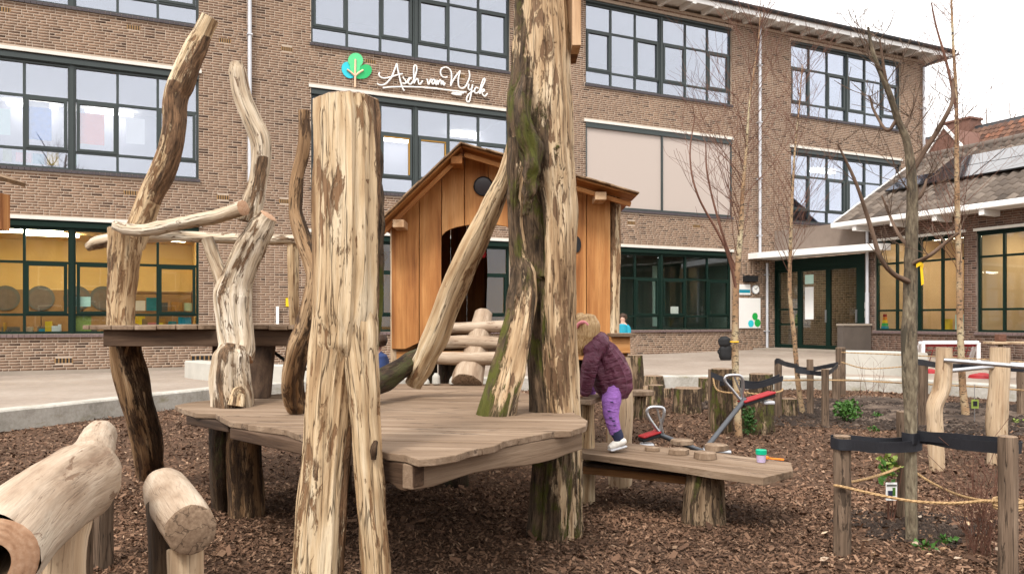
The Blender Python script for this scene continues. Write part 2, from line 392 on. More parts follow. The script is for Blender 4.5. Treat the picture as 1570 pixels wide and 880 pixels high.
# glass: clear pane with coated, mirror-like reflection
def glassmat(name, refl, tint):
    t = NT(name); tr = t.n('ShaderNodeBsdfTransparent'); tr.inputs[0].default_value = (*tint, 1)
    gl = t.n('ShaderNodeBsdfGlossy'); gl.inputs['Roughness'].default_value = .012; gl.inputs[0].default_value = (.86,.90,1,1)
    lw = t.n('ShaderNodeLayerWeight'); lw.inputs[0].default_value = .30
    co = t.n('ShaderNodeTexCoord').outputs['Object']; nz = t.noise(co, 1.1, 2); b = t.bump(nz, .05, .012)
    t.l(b, gl.inputs['Normal'])
    fac = t.math('ADD', t.math('MULTIPLY', lw.outputs['Fresnel'], .35), refl, True)
    ms = t.n('ShaderNodeMixShader'); t.l(fac, ms.inputs[0]); t.l(tr.outputs[0], ms.inputs[1]); t.l(gl.outputs[0], ms.inputs[2]); t.l(ms.outputs[0], t.out.inputs[0])
glassmat('glass', .21, (.86,.88,.90)); glassmat('glass_low', .03, (.90,.93,.91))
# lamps
def emit(name, col, s):
    t = NT(name); e = t.n('ShaderNodeEmission'); e.inputs[0].default_value = (*col, 1); e.inputs[1].default_value = s; t.l(e.outputs[0], t.out.inputs[0])
emit('lamp', (1, .95, .88), 5.0); emit('lamp_warm', (1, .86, .62), 19.0)
# solar panel glass
t = NT('solar'); co = t.n('ShaderNodeTexCoord').outputs['Object']; n = t.noise(co, 1.5, 3)
p = t.bsdf(t.mix(n, (.016,.014,.018), (.028,.025,.03)), .07, spec=.9); p.inputs['Coat Weight'].default_value = .6; p.inputs['Coat Roughness'].default_value = .03
# chips, soil, paving
t = NT('chips'); br = t.attr('br').outputs['Fac']; co = t.n('ShaderNodeTexCoord').outputs['Object']
big = t.noise(co, .55, 4, .6); n = t.noise(co, 90, 4, .7)
c = t.ramp(br, [(0, (.045,.024,.014)), (.3, (.12,.066,.040)), (.6, (.20,.117,.073)), (.82, (.275,.175,.115)), (.95, (.38,.265,.18)), (1, (.50,.39,.29))])
c = t.mix(.85, c, t.ramp(big, [(.34, (.52,.49,.47)), (.66, (1.3,1.25,1.2))]), 'MULTIPLY')
c = t.mix(.5, c, t.ramp(n, [(.3, (.6,.6,.6)), (.7, (1.2,1.2,1.2))]), 'MULTIPLY'); t.bsdf(c, .85, t.bump(n, .4, .004), 0, .25)
t = NT('mulch'); co = t.n('ShaderNodeTexCoord').outputs['Object']
v = t.n('ShaderNodeTexVoronoi'); v.inputs['Scale'].default_value = 38; t.l(t.mapping(co, (1,1.6,1)), v.inputs['Vector'])
big = t.noise(co, .55, 4, .6); n = t.noise(co, 30, 6, .75)
c = t.ramp(n, [(.3, (.05,.028,.017)), (.5, (.115,.067,.042)), (.68, (.19,.117,.075)), (.8, (.28,.19,.13))])
c = t.mix(.6, c, t.ramp(big, [(.32, (.6,.57,.55)), (.68, (1.25,1.22,1.18))]), 'MULTIPLY')
t.bsdf(c, .9, t.bump(t.math('ADD', n, t.math('MULTIPLY', v.outputs['Distance'], .8)), .8, .03), 0, .2)
t = NT('soil'); co = t.n('ShaderNodeTexCoord').outputs['Object']; n = t.noise(co, 5, 8, .72); n2 = t.noise(co, .9, 4, .6)
c = t.ramp(t.math('ADD', t.math('MULTIPLY', n, .5), t.math('MULTIPLY', n2, .5)), [(.38, (.03,.021,.016)), (.5, (.08,.056,.042)), (.60, (.19,.14,.105))]); t.bsdf(c, .95, t.bump(n, .8, .03), 0, .2)
t = NT('paving'); co = t.n('ShaderNodeTexCoord').outputs['Object']; n = t.noise(co, .5, 5, .65); n2 = t.noise(co, 9, 5, .7)
c = t.ramp(t.math('ADD', t.math('MULTIPLY', n, .6), t.math('MULTIPLY', n2, .4)), [(.35, (.23,.18,.145)), (.5, (.30,.245,.20)), (.65, (.36,.305,.255))])
bt = t.n('ShaderNodeTexBrick'); bt.inputs['Scale'].default_value = 1; bt.inputs['Brick Width'].default_value = .3; bt.inputs['Row Height'].default_value = .3
bt.inputs['Mortar Size'].default_value = .004; bt.inputs['Color1'].default_value = (1,1,1,1); bt.inputs['Color2'].default_value = (.93,.93,.93,1); bt.inputs['Mortar'].default_value = (.75,.73,.7,1); t.l(co, bt.inputs['Vector'])
c = t.mix(1, c, bt.outputs['Color'], 'MULTIPLY'); t.bsdf(c, .9, t.bump(n2, .2, .004), 0, .25)
brickmat('clod', [(0, (.018,.012,.009)), (.5, (.045,.03,.022)), (.85, (.09,.065,.05)), (1, (.2,.15,.115))])
# retaining kerb: concrete with algae near the ground
t = NT('kerbconcrete'); co = t.n('ShaderNodeTexCoord').outputs['Object']; n = t.noise(co, 2.2, 7, .7); n2 = t.noise(co, 25, 5, .7)
c = t.ramp(t.math('ADD', t.math('MULTIPLY', n, .65), t.math('MULTIPLY', n2, .35)), [(.32, (.22,.205,.17)), (.5, (.40,.375,.33)), (.66, (.52,.50,.46))])
al = t.noise(t.mapping(co, (1.2,1.2,4)), 1, 5, .7); c = t.mix(t.ramp(al, [(.56, (0,0,0)), (.68, (.7,.7,.7))]), c, (.20,.18,.085)); t.bsdf(c, .95, t.bump(n2, .35, .006), 0, .2)
wood('roofwood', [(.09,.052,.028), (.17,.105,.058), (.25,.16,.09), (.32,.215,.13)], freq=16, zs=.05, bump=.25)
t = NT('portglass'); t.bsdf((.006,.008,.012), .08, spec=.8)
# ================================================================ THE GROUND
Xv, Yv, Zv = Vector((1,0,0)), Vector((0,1,0)), Vector((0,0,1))
def gz(x, y): return .035*mnoise.noise(Vector((x*.55, y*.55, 3.1)))+.012*mnoise.noise(Vector((x*2.1, y*2.1, 7.7)))
gx = np.concatenate([[-300,-120,-50,-25], np.arange(-14, 16.01, .25), [25,50,120,300]])
gy = np.concatenate([[-300,-120,-50,-20,-8], np.arange(-2, 16.01, .25), [25,40,80,150,400]])
V = np.array([(x, y, gz(x, y) if (-15 < x < 17 and -3 < y < 17) else 0.0) for y in gy for x in gx])
nx = len(gx); Fq = np.array([(j*nx+i, j*nx+i+1, (j+1)*nx+i+1, (j+1)*nx+i) for j in range(len(gy)-1) for i in range(nx-1)])
ground = link_mesh('ground', arr_mesh('ground', V, Fq), 'mulch'); ground['kind'] = 'structure'
ground.data.polygons.foreach_set('use_smooth', [True]*len(Fq))

# kerb line (front foot, pixel x -> pixel y on the ground)
KX = [-500,-200,0,130,270,400,500,700,900,1000,1100,1250,1400,1570,1800,2100]
KY = [735,688,662,646,627,611,604,600,598,597,596,598,604,616,640,680]
def kerb_d(px): return dep(np.interp(px, KX, KY))
kp = []
for px in np.arange(-500, 2101, 20):
    d = float(kerb_d(px)); kp.append(Vector(((px-CX)/F*d, d, 0)))
for _ in range(3): kp = [kp[0]]+[(kp[i-1]+kp[i]*2+kp[i+1])/4 for i in range(1, len(kp)-1)]+[kp[-1]]
KH = .25
def sweep(path, prof, name, mat, jitter=.0):
    mb = MB(); vs_ = []
    for i, p in enumerate(path):
        T = (path[min(i+1, len(path)-1)]-path[max(i-1, 0)]).normalized(); N = Vector((-T.y, T.x, 0))
        for a, z in prof: vs_.append(p+N*a+Zv*(z+jitter*mnoise.noise(p*2)))
    k = len(prof); fs = []
    for i in range(len(path)-1):
        for j in range(k-1): fs.append((i*k+j, (i+1)*k+j, (i+1)*k+j+1, i*k+j+1))
    mb.add(vs_, [f for f in fs]); return mb
kb = sweep(kp, [(0,-.3), (0,KH-.02), (.02,KH), (.26,KH), (.28,KH-.02), (.28,-.3)], 'kerb', 'kerbconcrete', .006)
kerb = kb.build('kerb', 'kerbconcrete'); kerb['kind'] = 'structure'

# facade frame of the school
P0 = Vector((-11.21, 17.5, 0)); FT = Vector((.9008, .4341, 0)).normalized(); FN = Vector((FT.y, -FT.x, 0))
def t_of(px):
    r = (px-CX)/F; return (r*P0.y-P0.x)/(FT.x-r*FT.y)
def z_of(px, py, n=0.0):
    q = P0+FN*n; r = (px-CX)/F; t = (r*q.y-q.x)/(FT.x-r*FT.y); Y = q.y+t*FT.y; return t, ZC-(py-H0)/F*Y
def fac(t, z, n=0.0): return P0+FT*t+FN*n+Zv*z
def yard_z(p):
    t = (p-P0).dot(FT); return .06+.27*min(1, max(0, t/24))**1.4
# yard: from the back of the kerb to the wall, rising slightly to the entrance
mb = MB(); vs_ = []; nn = 10
for i, p in enumerate(kp):
    T = (kp[min(i+1, len(kp)-1)]-kp[max(i-1, 0)]).normalized(); q = p+Vector((-T.y, T.x, 0))*.26
    far = q+(q-Vector((0,0,0))).normalized()*60
    for k in range(nn):
        r = q.lerp(far, (k/(nn-1))**2); r.z = .16*(1-min(1, k/4))+yard_z(r)*min(1, k/4); vs_.append(r)
mb.add(vs_, [(i*nn+k, (i+1)*nn+k, (i+1)*nn+k+1, i*nn+k+1) for i in range(len(kp)-1) for k in range(nn-1)])
yard = mb.build('pavement', 'paving', smooth=True); yard['kind'] = 'structure'

# planting soil on the right
so = [(1205,622),(1260,607),(1330,606),(1400,611),(1480,617),(1600,628),(1700,650),(1640,668),(1540,664),(1440,668),(1380,660),(1310,652),(1250,648)]
mb = MB(); cen = sum((G(*p) for p in so), Vector())/len(so); ring = []
pts = [G(*p) for p in so]
for i in range(len(pts)):
    a, b = pts[i], pts[(i+1) % len(pts)]
    for k in range(8):
        p = a.lerp(b, k/8); p += (p-cen).normalized()*.35*mnoise.noise(p*1.7); ring.append(p)
rr = 8; vs_ = []
for k in range(rr+1):
    for p in ring:
        q = cen.lerp(p, k/rr); q.z = gz(q.x, q.y)+(.035+.05*mnoise.noise(q*2.3))*(1-(k/rr)**3)+.012*(1-k/rr)-.006*(k == rr); vs_.append(q)
L = len(ring); mb.add(vs_, [(k*L+i, k*L+(i+1)%L, (k+1)*L+(i+1)%L, (k+1)*L+i)[::-1] for k in range(rr) for i in range(L)])
soil = mb.build('soil_bed', 'soil', smooth=True); soil['kind'] = 'structure'
# wood chips (nobody could count them)
nr = np.random.default_rng(5)
def chips(n, d0, d1, l0, l1, lift):
    d = np.sqrt(nr.uniform(d0*d0, d1*d1, n)); px = nr.uniform(-330, 2050, n)
    ok = d < kerb_d(px)-.05; d = d[ok]; px = px[ok]; n = len(d)
    x = (px-CX)/F*d
    # fewer chips on bare soil
    in_soil = ((px > 1210) & (d > 9.3) & (d < 13.6)) | (((px-1400)/95)**2+((d-4.75)/.3)**2 < 1)
    ok = ~in_soil | (nr.random(n) < .4); x = x[ok]; d = d[ok]; n = len(d)
    z = np.array([gz(a, b) for a, b in zip(x, d)])
    L = nr.uniform(l0, l1, n)*nr.choice([1, 1, 1, 1.6], n); W = L*nr.uniform(.25, .6, n)
    yaw = nr.uniform(0, 2*PI, n); tl = nr.normal(0, .33, n); rl = nr.normal(0, .45, n)
    u = np.stack([np.cos(yaw)*np.cos(tl), np.sin(yaw)*np.cos(tl), np.sin(tl)], 1)
    v = np.stack([-np.sin(yaw)*np.cos(rl), np.cos(yaw)*np.cos(rl), np.sin(rl)], 1)
    zc = z+np.abs(np.sin(tl))*L*.5+np.abs(np.sin(rl))*W*.5+nr.uniform(.002, lift, n)
    c = np.stack([x, d, zc], 1); a = u*(L*.5)[:, None]; b = v*(W*.5)[:, None]
    sk = nr.uniform(.55, 1, (n, 1)); V = np.stack([c-a-b*sk, c+a-b, c+a*nr.uniform(.7, 1, (n, 1))+b, c-a+b*sk], 1).reshape(-1, 3)
    br = np.repeat(nr.beta(1.5, 2.2, n), 4); return V, br
parts_ = [chips(230000, 1.2, 6.2, .007, .023, .012), chips(4200, 1.2, 6.2, .025, .045, .018), chips(180000, 6.2, 15, .014, .034, .016)]
V = np.concatenate([p[0] for p in parts_]); br = np.concatenate([p[1] for p in parts_])
o = link_mesh('wood_chips', arr_mesh('wood_chips', V, np.arange(len(V)).reshape(-1, 4), {'br': br}), 'chips')
tag(o, 'brown shredded wood chips covering the playground', 'wood chips', kind='stuff')

# crumbly soil: clods round the strapped tree and over the planting bed
def clods(n, cx, cy, rx, ry, s0, s1, name, label, zoff=0.0):
    a = nr.uniform(0, 2*PI, n); r = np.sqrt(nr.random(n))*(1+.25*np.sin(3*a+1)+.12*np.sin(7*a)); x = cx+np.cos(a)*r*rx; y = cy+np.sin(a)*r*ry
    z = np.array([gz(p, q) for p, q in zip(x, y)])+zoff; s = nr.uniform(s0, s1, n)*nr.choice([.6, 1, 1, 1.7], n); yaw = nr.uniform(0, 2*PI, n); h = s*nr.uniform(.3, .7, n)
    V = []
    for k in range(4):
        an = yaw+k*PI/2+nr.normal(0, .25, n); q = s*nr.uniform(.6, 1.1, n); V.append(np.stack([x+np.cos(an)*q, y+np.sin(an)*q, z-.004+nr.uniform(0, .3, n)*h], 1))
    V.append(np.stack([x, y, z+h], 1)); V = np.stack(V, 1).reshape(-1, 3); f = np.array([(0,1,4),(1,2,4),(2,3,4),(3,0,4)]); Fq = (np.arange(n)[:, None, None]*5+f[None]).reshape(-1, 3)
    o = link_mesh(name, arr_mesh(name, V, Fq, {'br': np.repeat(nr.beta(1.4, 2.4, n), 5)}), 'clod'); return tag(o, label, 'soil', kind='stuff')
c0 = G(1402, 812); clods(3800, c0.x, c0.y, .46, .36, .006, .016, 'soil_clods', 'dark crumbly soil round the foot of the strapped tree', .012)
clods(9000, cen.x, cen.y, 3.2, 1.7, .012, .035, 'soil_clods', 'dark crumbly soil of the far planting bed', .03)

# ================================================================ BUILDINGS
class Frame:
    def __init__(s, o, u, w): s.o = Vector(o); s.u = u; s.w = w
    def __call__(s, t, z, n=0.0): return s.o+s.u*t+s.w*n+Zv*z
    def box(s, mb, t0, t1, z0, z1, n0, n1, mi=0, long=None): mb.frame_box(s(t0, z0, n0), s.u, Zv, s.w, t1-t0, z1-z0, n1-n0, mi, long)
    def quad(s, mb, pts, mi=0): mb.add([s(*p) for p in pts], [tuple(range(len(pts)))], mi=mi)

def wall_sheet(fr, t0, t1, z0, z1, ops, parent, mat, depth=.16, name='wall'):
    ts = sorted({t0, t1}|{x for o in ops for x in o[:2] if t0 < x < t1}); zs_ = sorted({z0, z1}|{x for o in ops for x in o[2:4] if z0 < x < z1}); mb = MB()
    for i in range(len(ts)-1):
        for j in range(len(zs_)-1):
            a, b, c, d = ts[i], ts[i+1], zs_[j], zs_[j+1]
            if any(o[0] <= (a+b)/2 <= o[1] and o[2] <= (c+d)/2 <= o[3] for o in ops): continue
            fr.quad(mb, [(a, c, -.0016), (b, c, -.0016), (b, d, -.0016), (a, d, -.0016)])
    for a, b, c, d in ops:
        n0, n1 = -.006, -depth
        for q in ([(a,c,n0),(a,d,n0),(a,d,n1),(a,c,n1)], [(b,c,n0),(b,c,n1),(b,d,n1),(b,d,n0)], [(a,d,n0),(b,d,n0),(b,d,n1),(a,d,n1)], [(a,c,n0),(a,c,n1),(b,c,n1),(b,c,n0)]): fr.quad(mb, q)
    return mb.build(name, mat, parent)

def bricks(fr, t0, t1, z0, z1, ops, parent, mat, single, seed, clip=None):
    """wild-bond brickwork: one box per brick; those in `single` become objects of their own"""
    r = random.Random(seed); boxes = []; singles = []; ch, bh = .062, .046
    z = z0; nrow = 0
    while z+bh <= z1+1e-6:
        free = [(t0, t1)]
        for a, b, c, d in ops:
            if z+bh > c and z < d:
                nf = []
                for p, q in free:
                    if b <= p or a >= q: nf.append((p, q)); continue
                    if a > p: nf.append((p, a))
                    if b < q: nf.append((b, q))
                free = nf
        for p, q in free:
            t = p-(r.choice((0, .055, .11, .16)) if p == t0 else r.choice((0, .11)))
            while t < q:
                L = .21 if r.random() > .22 else .099
                a, b = max(t, p), min(t+L, q-.004); t += L+.012
                if b-a < .03: continue
                v = min(1, max(0, r.gauss(.55, .13))) if r.random() > .08 else r.uniform(0, .18)
                e = r.uniform(-.001, .001)
                if clip and clip(a, z): continue
                if len(singles) < 300 and L > .2 and b-a > .205 and single(a, z): singles.append((a, z, v, e))
                else: boxes.append((a, b, z, v, e))
        z += ch; nrow += 1
    B = np.array(boxes); n = len(B); o = np.array(fr.o); u = np.array(fr.u); w = np.array(fr.w)
    def vert(a, zz, nn): return o+a[:, None]*u+nn[:, None]*w+np.stack([0*zz, 0*zz, zz], 1)
    nb = np.full(n, -.014); nf = B[:, 4]
    V = np.stack([vert(B[:,0],B[:,2],nf), vert(B[:,1],B[:,2],nf), vert(B[:,1],B[:,2]+bh,nf), vert(B[:,0],B[:,2]+bh,nf),
                  vert(B[:,0],B[:,2],nb), vert(B[:,1],B[:,2],nb), vert(B[:,1],B[:,2]+bh,nb), vert(B[:,0],B[:,2]+bh,nb)], 1)-np.array(OFF[parent])
    f = np.array([(0,1,2,3),(0,4,5,1),(3,2,6,7),(0,3,7,4),(1,5,6,2)])
    Fq = (np.arange(n)[:, None, None]*8+f[None]).reshape(-1, 4)
    m = link_mesh('brickwork', arr_mesh('brickwork', V.reshape(-1, 3), Fq, {'br': np.repeat(B[:, 3], 8)}), mat, parent); m['kind'] = 'stuff'
    var = []
    for k in range(12):
        vv = [Vector(fr.u)*x+Vector(fr.w)*y+Zv*zz for x, zz, y in ((0,0,0),(.21,0,0),(.21,bh,0),(0,bh,0),(0,0,-.014),(.21,0,-.014),(.21,bh,-.014),(0,bh,-.014))]
        me = arr_mesh('brick', np.array(vv), f, {'br': np.full(8, min(1, max(0, .08 if k < 2 else .25+.055*k)))}); me.materials.append(M[mat]); var.append(me)
    for a, zz, v, e in singles:
        k = r.randint(0, 1) if v < .2 else min(11, max(2, int((v-.25)/.055)))
        b = bpy.data.objects.new('brick', var[k]); C.objects.link(b); b.parent = parent; b.location = fr(a, zz, e)-OFF[parent]; OFF[b] = OFF[parent]

def window(fr, t0, t1, z0, z1, parent, fm='frame', gm='glass', cols=6, rows=(.17, .50, .33), cas=(0,2,3,5), lintel=True, sill='sillstone', rec=.0, hood=.14, bottom=.03, opened=()):
    mb = MB(); dn = -rec
    ztop = z1-hood
    W = t1-t0; H = ztop-z0; cw = .15; half = cols//2
    def col_x(i):
        if i <= half: return t0+.05+(W/2-.05-cw/2)*i/half if i < half else t0+W/2-cw/2
        return t0+W/2+cw/2+(W/2-.05-cw/2)*(i-half)/half
    lo = [t0+.05+(W/2-.05-cw/2)*i/half for i in range(half+1)]; hi = [t0+W/2+cw/2+(W/2-.05-cw/2)*i/half for i in range(half+1)]
    zs_ = [z0+bottom]; acc = 0
    for r_ in rows: acc += r_; zs_.append(z0+bottom+(H-bottom)*acc)
    # outer frame, mullions, transoms
    for a, b in ((t0, t0+.055), (t1-.055, t1)): fr.box(mb, a, b, z0, ztop, -.16+dn, -.070+dn)
    fr.box(mb, t0+W/2-cw/2, t0+W/2+cw/2, z0, ztop, -.165+dn, -.055+dn); fr.box(mb, t0+W/2-.035, t0+W/2+.035, z0, ztop, -.055+dn, -.035+dn)
    for x in lo[1:-1]+hi[1:-1]: fr.box(mb, x-.028, x+.028, z0+.02, ztop, -.158+dn, -.076+dn)
    for zz in zs_[1:-1]: fr.box(mb, t0+.03, t1-.03, zz-.028, zz+.028, -.156+dn, -.079+dn)
    fr.box(mb, t0+.01, t1-.01, z0, z0+.055, -.154+dn, -.066+dn); fr.box(mb, t0+.01, t1-.01, ztop-.05, ztop+.001, -.154+dn, -.067+dn)
    if hood > .05:
        fr.box(mb, t0-.01, t1+.01, ztop+.004, z1-.012, -.16, -.02)          # screen box above the panes
        fr.box(mb, t0+.01, t1-.01, ztop+.02, z1-.05, -.02, .012)
    spans = [(lo[i], lo[i+1]) for i in range(half)]+[(hi[i], hi[i+1]) for i in range(half)]
    if len(zs_) > 3:
        for i in cas:
            a, b = spans[i]; c, d = zs_[1], zs_[2]
            for q in ((a+.02, a+.085, c+.02, d-.02), (b-.085, b-.02, c+.02, d-.02)): fr.box(mb, *q, -.15+dn, -.060+dn)
            for q in ((a+.084, b-.084, c+.02, c+.08), (a+.084, b-.084, d-.08, d-.02)): fr.box(mb, *q, -.15+dn, -.0615+dn)
    w = mb.build('window', fm, parent)
    for i in opened:
        a, b = spans[i]; c, d = zs_[1], zs_[2]; p = MB(); fr.box(p, a+.086, b-.086, d-.108, d-.081, -.14, -.066); fr.box(p, b-.108, b-.0865, c+.1, d-.126, -.14, -.0665); p.build('opened_sash', 'goldframe', w)
    for a, b in spans:
        for j in range(len(rows)):
            p = MB(); e = rng.uniform(-.006, .006); n_ = -.12+dn
            p.frame_box(fr(a+.012, zs_[j]+.012, n_+e), fr.u+fr.w*rng.uniform(-.004, .004), Zv+fr.w*rng.uniform(-.004, .004), fr.w, b-a-.024, zs_[j+1]-zs_[j]-.024, .008); p.build('pane', gm, w)
    if lintel:
        p = MB(); fr.box(p, t0-.06, t1+.06, z1, z1+.075, -.10, .045); p.build('lintel', 'lintel', w)
    if sill:
        p = MB(); n = int(W/.11)
        for i in range(n): fr.box(p, t0-.03+(W+.06)*i/n, t0-.03+(W+.06)*(i+1)/n-.008, z0-.075+rng.uniform(-.002, .002), z0-.004, -.06, .05+rng.uniform(-.003, .003))
        p.build('sill', sill, w)
    return w

def room(fr, t0, t1, zf, zc, nb, parent, mats, n0=-.175, front=None):
    """walls, ceiling and floor of a room behind a window (mats: walls, ceiling, floor)"""
    mb = MB(); a, b = t0, t1
    for q, mi in (([(a,zf,nb),(b,zf,nb),(b,zc,nb),(a,zc,nb)], 0), ([(a,zf,n0),(a,zf,nb),(a,zc,nb),(a,zc,n0)], 0), ([(b,zf,nb),(b,zf,n0),(b,zc,n0),(b,zc,nb)], 0),
                  ([(a,zc,nb),(b,zc,nb),(b,zc,n0),(a,zc,n0)], 1), ([(a,zf,n0),(b,zf,n0),(b,zf,nb),(a,zf,nb)], 2)): fr.quad(mb, q, mi)
    return mb.build('room', mats, parent)
def lamps(fr, parent, spots, zc, mat, w=1.2, d=.28):
    for t, n in spots:
        mb = MB(); fr.box(mb, t-w/2, t+w/2, zc-.07, zc-.02, n-d/2, n+d/2); mb.build('ceiling_lamp', mat, parent)

# ---------------------------------------------------------------- school
school = thing('school_building', 'three-storey brown brick school with green-framed windows and white eaves', 'building', fac(10, 0, -4))
FR = Frame(P0, FT, FN)
ZG = (.98, 3.53); Z1 = (4.68, 7.23); Z2 = (8.38, 10.93)
WA = (t_of(-112), t_of(305)); WB = (t_of(477), t_of(782)); WC = (t_of(898), t_of(1122)); WD = (t_of(1213), t_of(1381))
TL, TR, ZT = -4.0, t_of(1418), 11.16
TE = t_of(1186)      # entrance corner
ops = [(*w, *z) for z in (ZG, Z1, Z2) for w in (WA, WB, WC)]+[(*WD, *Z1), (*WD, *Z2)]
wall_sheet(FR, TL, TR, -.4, ZT, ops, school, 'mortar')
lint = [(a-.06, b+.06, d, d+.075) for a, b, c, d in ops]; sil = [(a-.03, b+.03, c-.08, c) for a, b, c, d in ops]
vent_px = [(5,15),(205,43),(345,63),(440,76),(200,296),(342,303),(437,309),(968,342),(1068,347),(568,95),(706,117),(1240,372)]
vents = []
for px, py in vent_px:
    t, z = z_of(px, py); vents.append((t-.13, t+.13, z-.05, z+.055))
vents += [(z_of(98, 552)[0]-.17, z_of(98, 552)[0]+.17, .32, .43), (z_of(310, 552)[0]-.25, z_of(310, 552)[0]+.25, .32, .43)]
bricks(FR, TL, TR, .17, ZT-.05, ops+lint+sil+vents, school, 'brick', lambda a, z: .05 < a < 8 and z < .86, 3)
for a, b, c, d in vents:
    mb = MB(); k = 5
    for i in range(k+1): FR.box(mb, a+(b-a)*i/k-.016, a+(b-a)*i/k+.016, c, d, -.011, .0)
    mb.build('air_vent', 'cabinet', school)
    mb = MB(); FR.box(mb, a, b, c, d, -.03, -.0008); mb.build('vent_recess', 'black', school)
mb = MB(); FR.box(mb, TL, TE, -.4, .168, -.2, .012); mb.build('plinth', 'plinth', school)
# shell: back wall, end walls, roof
mb = MB()
FR.quad(mb, [(TL,-.4,-9),(TL,-.4,-.012),(TL,ZT,-.012),(TL,ZT,-9)]); FR.quad(mb, [(TR,-.4,-.012),(TR,-.4,-9),(TR,ZT,-9),(TR,ZT,-.012)])
FR.quad(mb, [(TR,-.4,-9),(TL,-.4,-9),(TL,ZT,-9),(TR,ZT,-9)]); FR.quad(mb, [(TL,ZT,-9),(TL,ZT,-.012),(TR,ZT,-.012),(TR,ZT,-9)]); mb.build('back_walls', 'mortar', school)
mb = MB(); FR.box(mb, TL-.5, TR+.75, ZT+.22, ZT+.28, -9.5, .70); roof = mb.build('roof', 'roofblack', school)
mb = MB(); FR.box(mb, TL-.5, TR+.72, ZT+.02, ZT+.22, .62, .68); FR.box(mb, TR+.66, TR+.719, ZT+.022, ZT+.218, -9.4, .618); mb.build('fascia', 'white', roof)
mb = MB(); FR.box(mb, TL-.5, TR+.655, ZT+.12, ZT+.16, -.5, .615); mb.build('soffit', 'soffit', roof)
tt = TL
while tt < TR+.6:
    mb = MB(); FR.box(mb, tt, tt+.14, ZT-.03, ZT+.118, .01, .69); mb.build('rafter_end', 'white', roof, bevel=.006); tt += .86
mb = MB(); mb.tube([FR(TL-.5, ZT+.24, .74), FR(TR+.7, ZT+.24, .74)], [.07,.07], 8, 2, 0,0,0); mb.build('gutter', 'roofblack', roof)
for z, w, fm, gm in [(z, w, 'frame' if z is not ZG else 'frame_low', 'glass' if z is not ZG else 'glass_low') for z in (ZG, Z1, Z2) for w in (WA, WB, WC)]+[(Z1, WD, 'frame', 'glass'), (Z2, WD, 'frame', 'glass')]:
    if z is Z1 and w is WC:          # lowered sun screen
        mb = MB(); a, b = w; FR.box(mb, a, b, z[1]-.15, z[1]-.01, -.16, .02)
        for x0, x1 in ((a, a+.04), (b-.04, b), ((a+b)/2-.03, (a+b)/2+.03)): FR.box(mb, x0, x1, z[0], z[1]-.15, -.1, .0)
        FR.box(mb, a, b, z[0], z[0]+.06, -.099, .002)
        wn_ = mb.build('window', 'frame', school)
        for x0, x1 in ((a+.04, (a+b)/2-.03), ((a+b)/2+.03, b-.04)):
            p = MB(); FR.box(p, x0, x1, z[0]+.06, z[1]-.15, -.05, -.042); p.build('sun_screen', 'screen', wn_)
        p = MB(); FR.box(p, a-.06, b+.06, z[1], z[1]+.075, -.1, .045); p.build('lintel', 'lintel', wn_)
        p = MB(); FR.box(p, a-.03, b+.03, z[0]-.075, z[0]-.002, -.06, .05); p.build('sill', 'sillstone', wn_)
        continue
    window(FR, *w, *z, school, fm, gm, sill='sillbrick' if z is ZG else 'sillstone', lintel=z is not Z2, hood=.17 if z is not Z2 else .10, opened=(2, 3) if z is Z1 and w is WB else ())
# rooms
rmA = room(FR, WA[0]-.4, WA[1]+.2, .15, 3.52, -5.2, school, ['roomyellow', 'roomyellow', 'floorvinyl'])
lamps(FR, school, [(z_of(55, 372)[0]-.2, -1.9), (z_of(55, 372)[0]+.1, -3.0), (WA[1]-.7, -3.2), (WA[0]+1.0, -2.4)], 3.52, 'lamp_warm')
room(FR, WB[0]-.2, WB[1]+.2, .15, 3.52, -4.5, school, ['roomtan', 'roomwhite', 'floorvinyl'])
lamps(FR, school, [(WB[0]+1.4, -2.2)], 3.52, 'lamp_warm')
room(FR, WC[0]-.2, WC[1]+.2, .15, 3.52, -3.6, school, ['roomgreen', 'roomdark', 'floorvinyl'])
lamps(FR, school, [(WC[0]+1.3, -2.3)], 3.52, 'lamp')
for w in (WA, WB, WD): room(FR, w[0]-.3, w[1]+.2, 3.9, 7.22, -5, school, ['roomgrey', 'roomwhite', 'floorvinyl'])
for w in (WA, WB, WC, WD): room(FR, w[0]-.3, w[1]+.2, 7.6, 10.92, -5, school, ['roomgrey', 'roomwhite', 'floorvinyl'])
def ceil_spot(px, py, zc):      # ceiling point for a lamp at this pixel
    k = (zc-ZC)/((H0-py)/F); q = Vector(((px-CX)/F*k, k, 0)); return ((q-P0).dot(FT), (q-P0).dot(FN))
lamps(FR, school, [ceil_spot(50, 160, 7.17), ceil_spot(168, 171, 7.17), ceil_spot(168, 196, 7.17), ceil_spot(612, 214, 7.17), ceil_spot(655, 239, 7.17), ceil_spot(592, 233, 7.17), ceil_spot(720, 207, 7.17), ceil_spot(1260, 262, 7.17)], 7.17, 'lamp')  # some of these lamps are added to brighten the rooms behind the glass
lamps(FR, school, [ceil_spot(265, 10, 10.87)], 10.87, 'lamp')
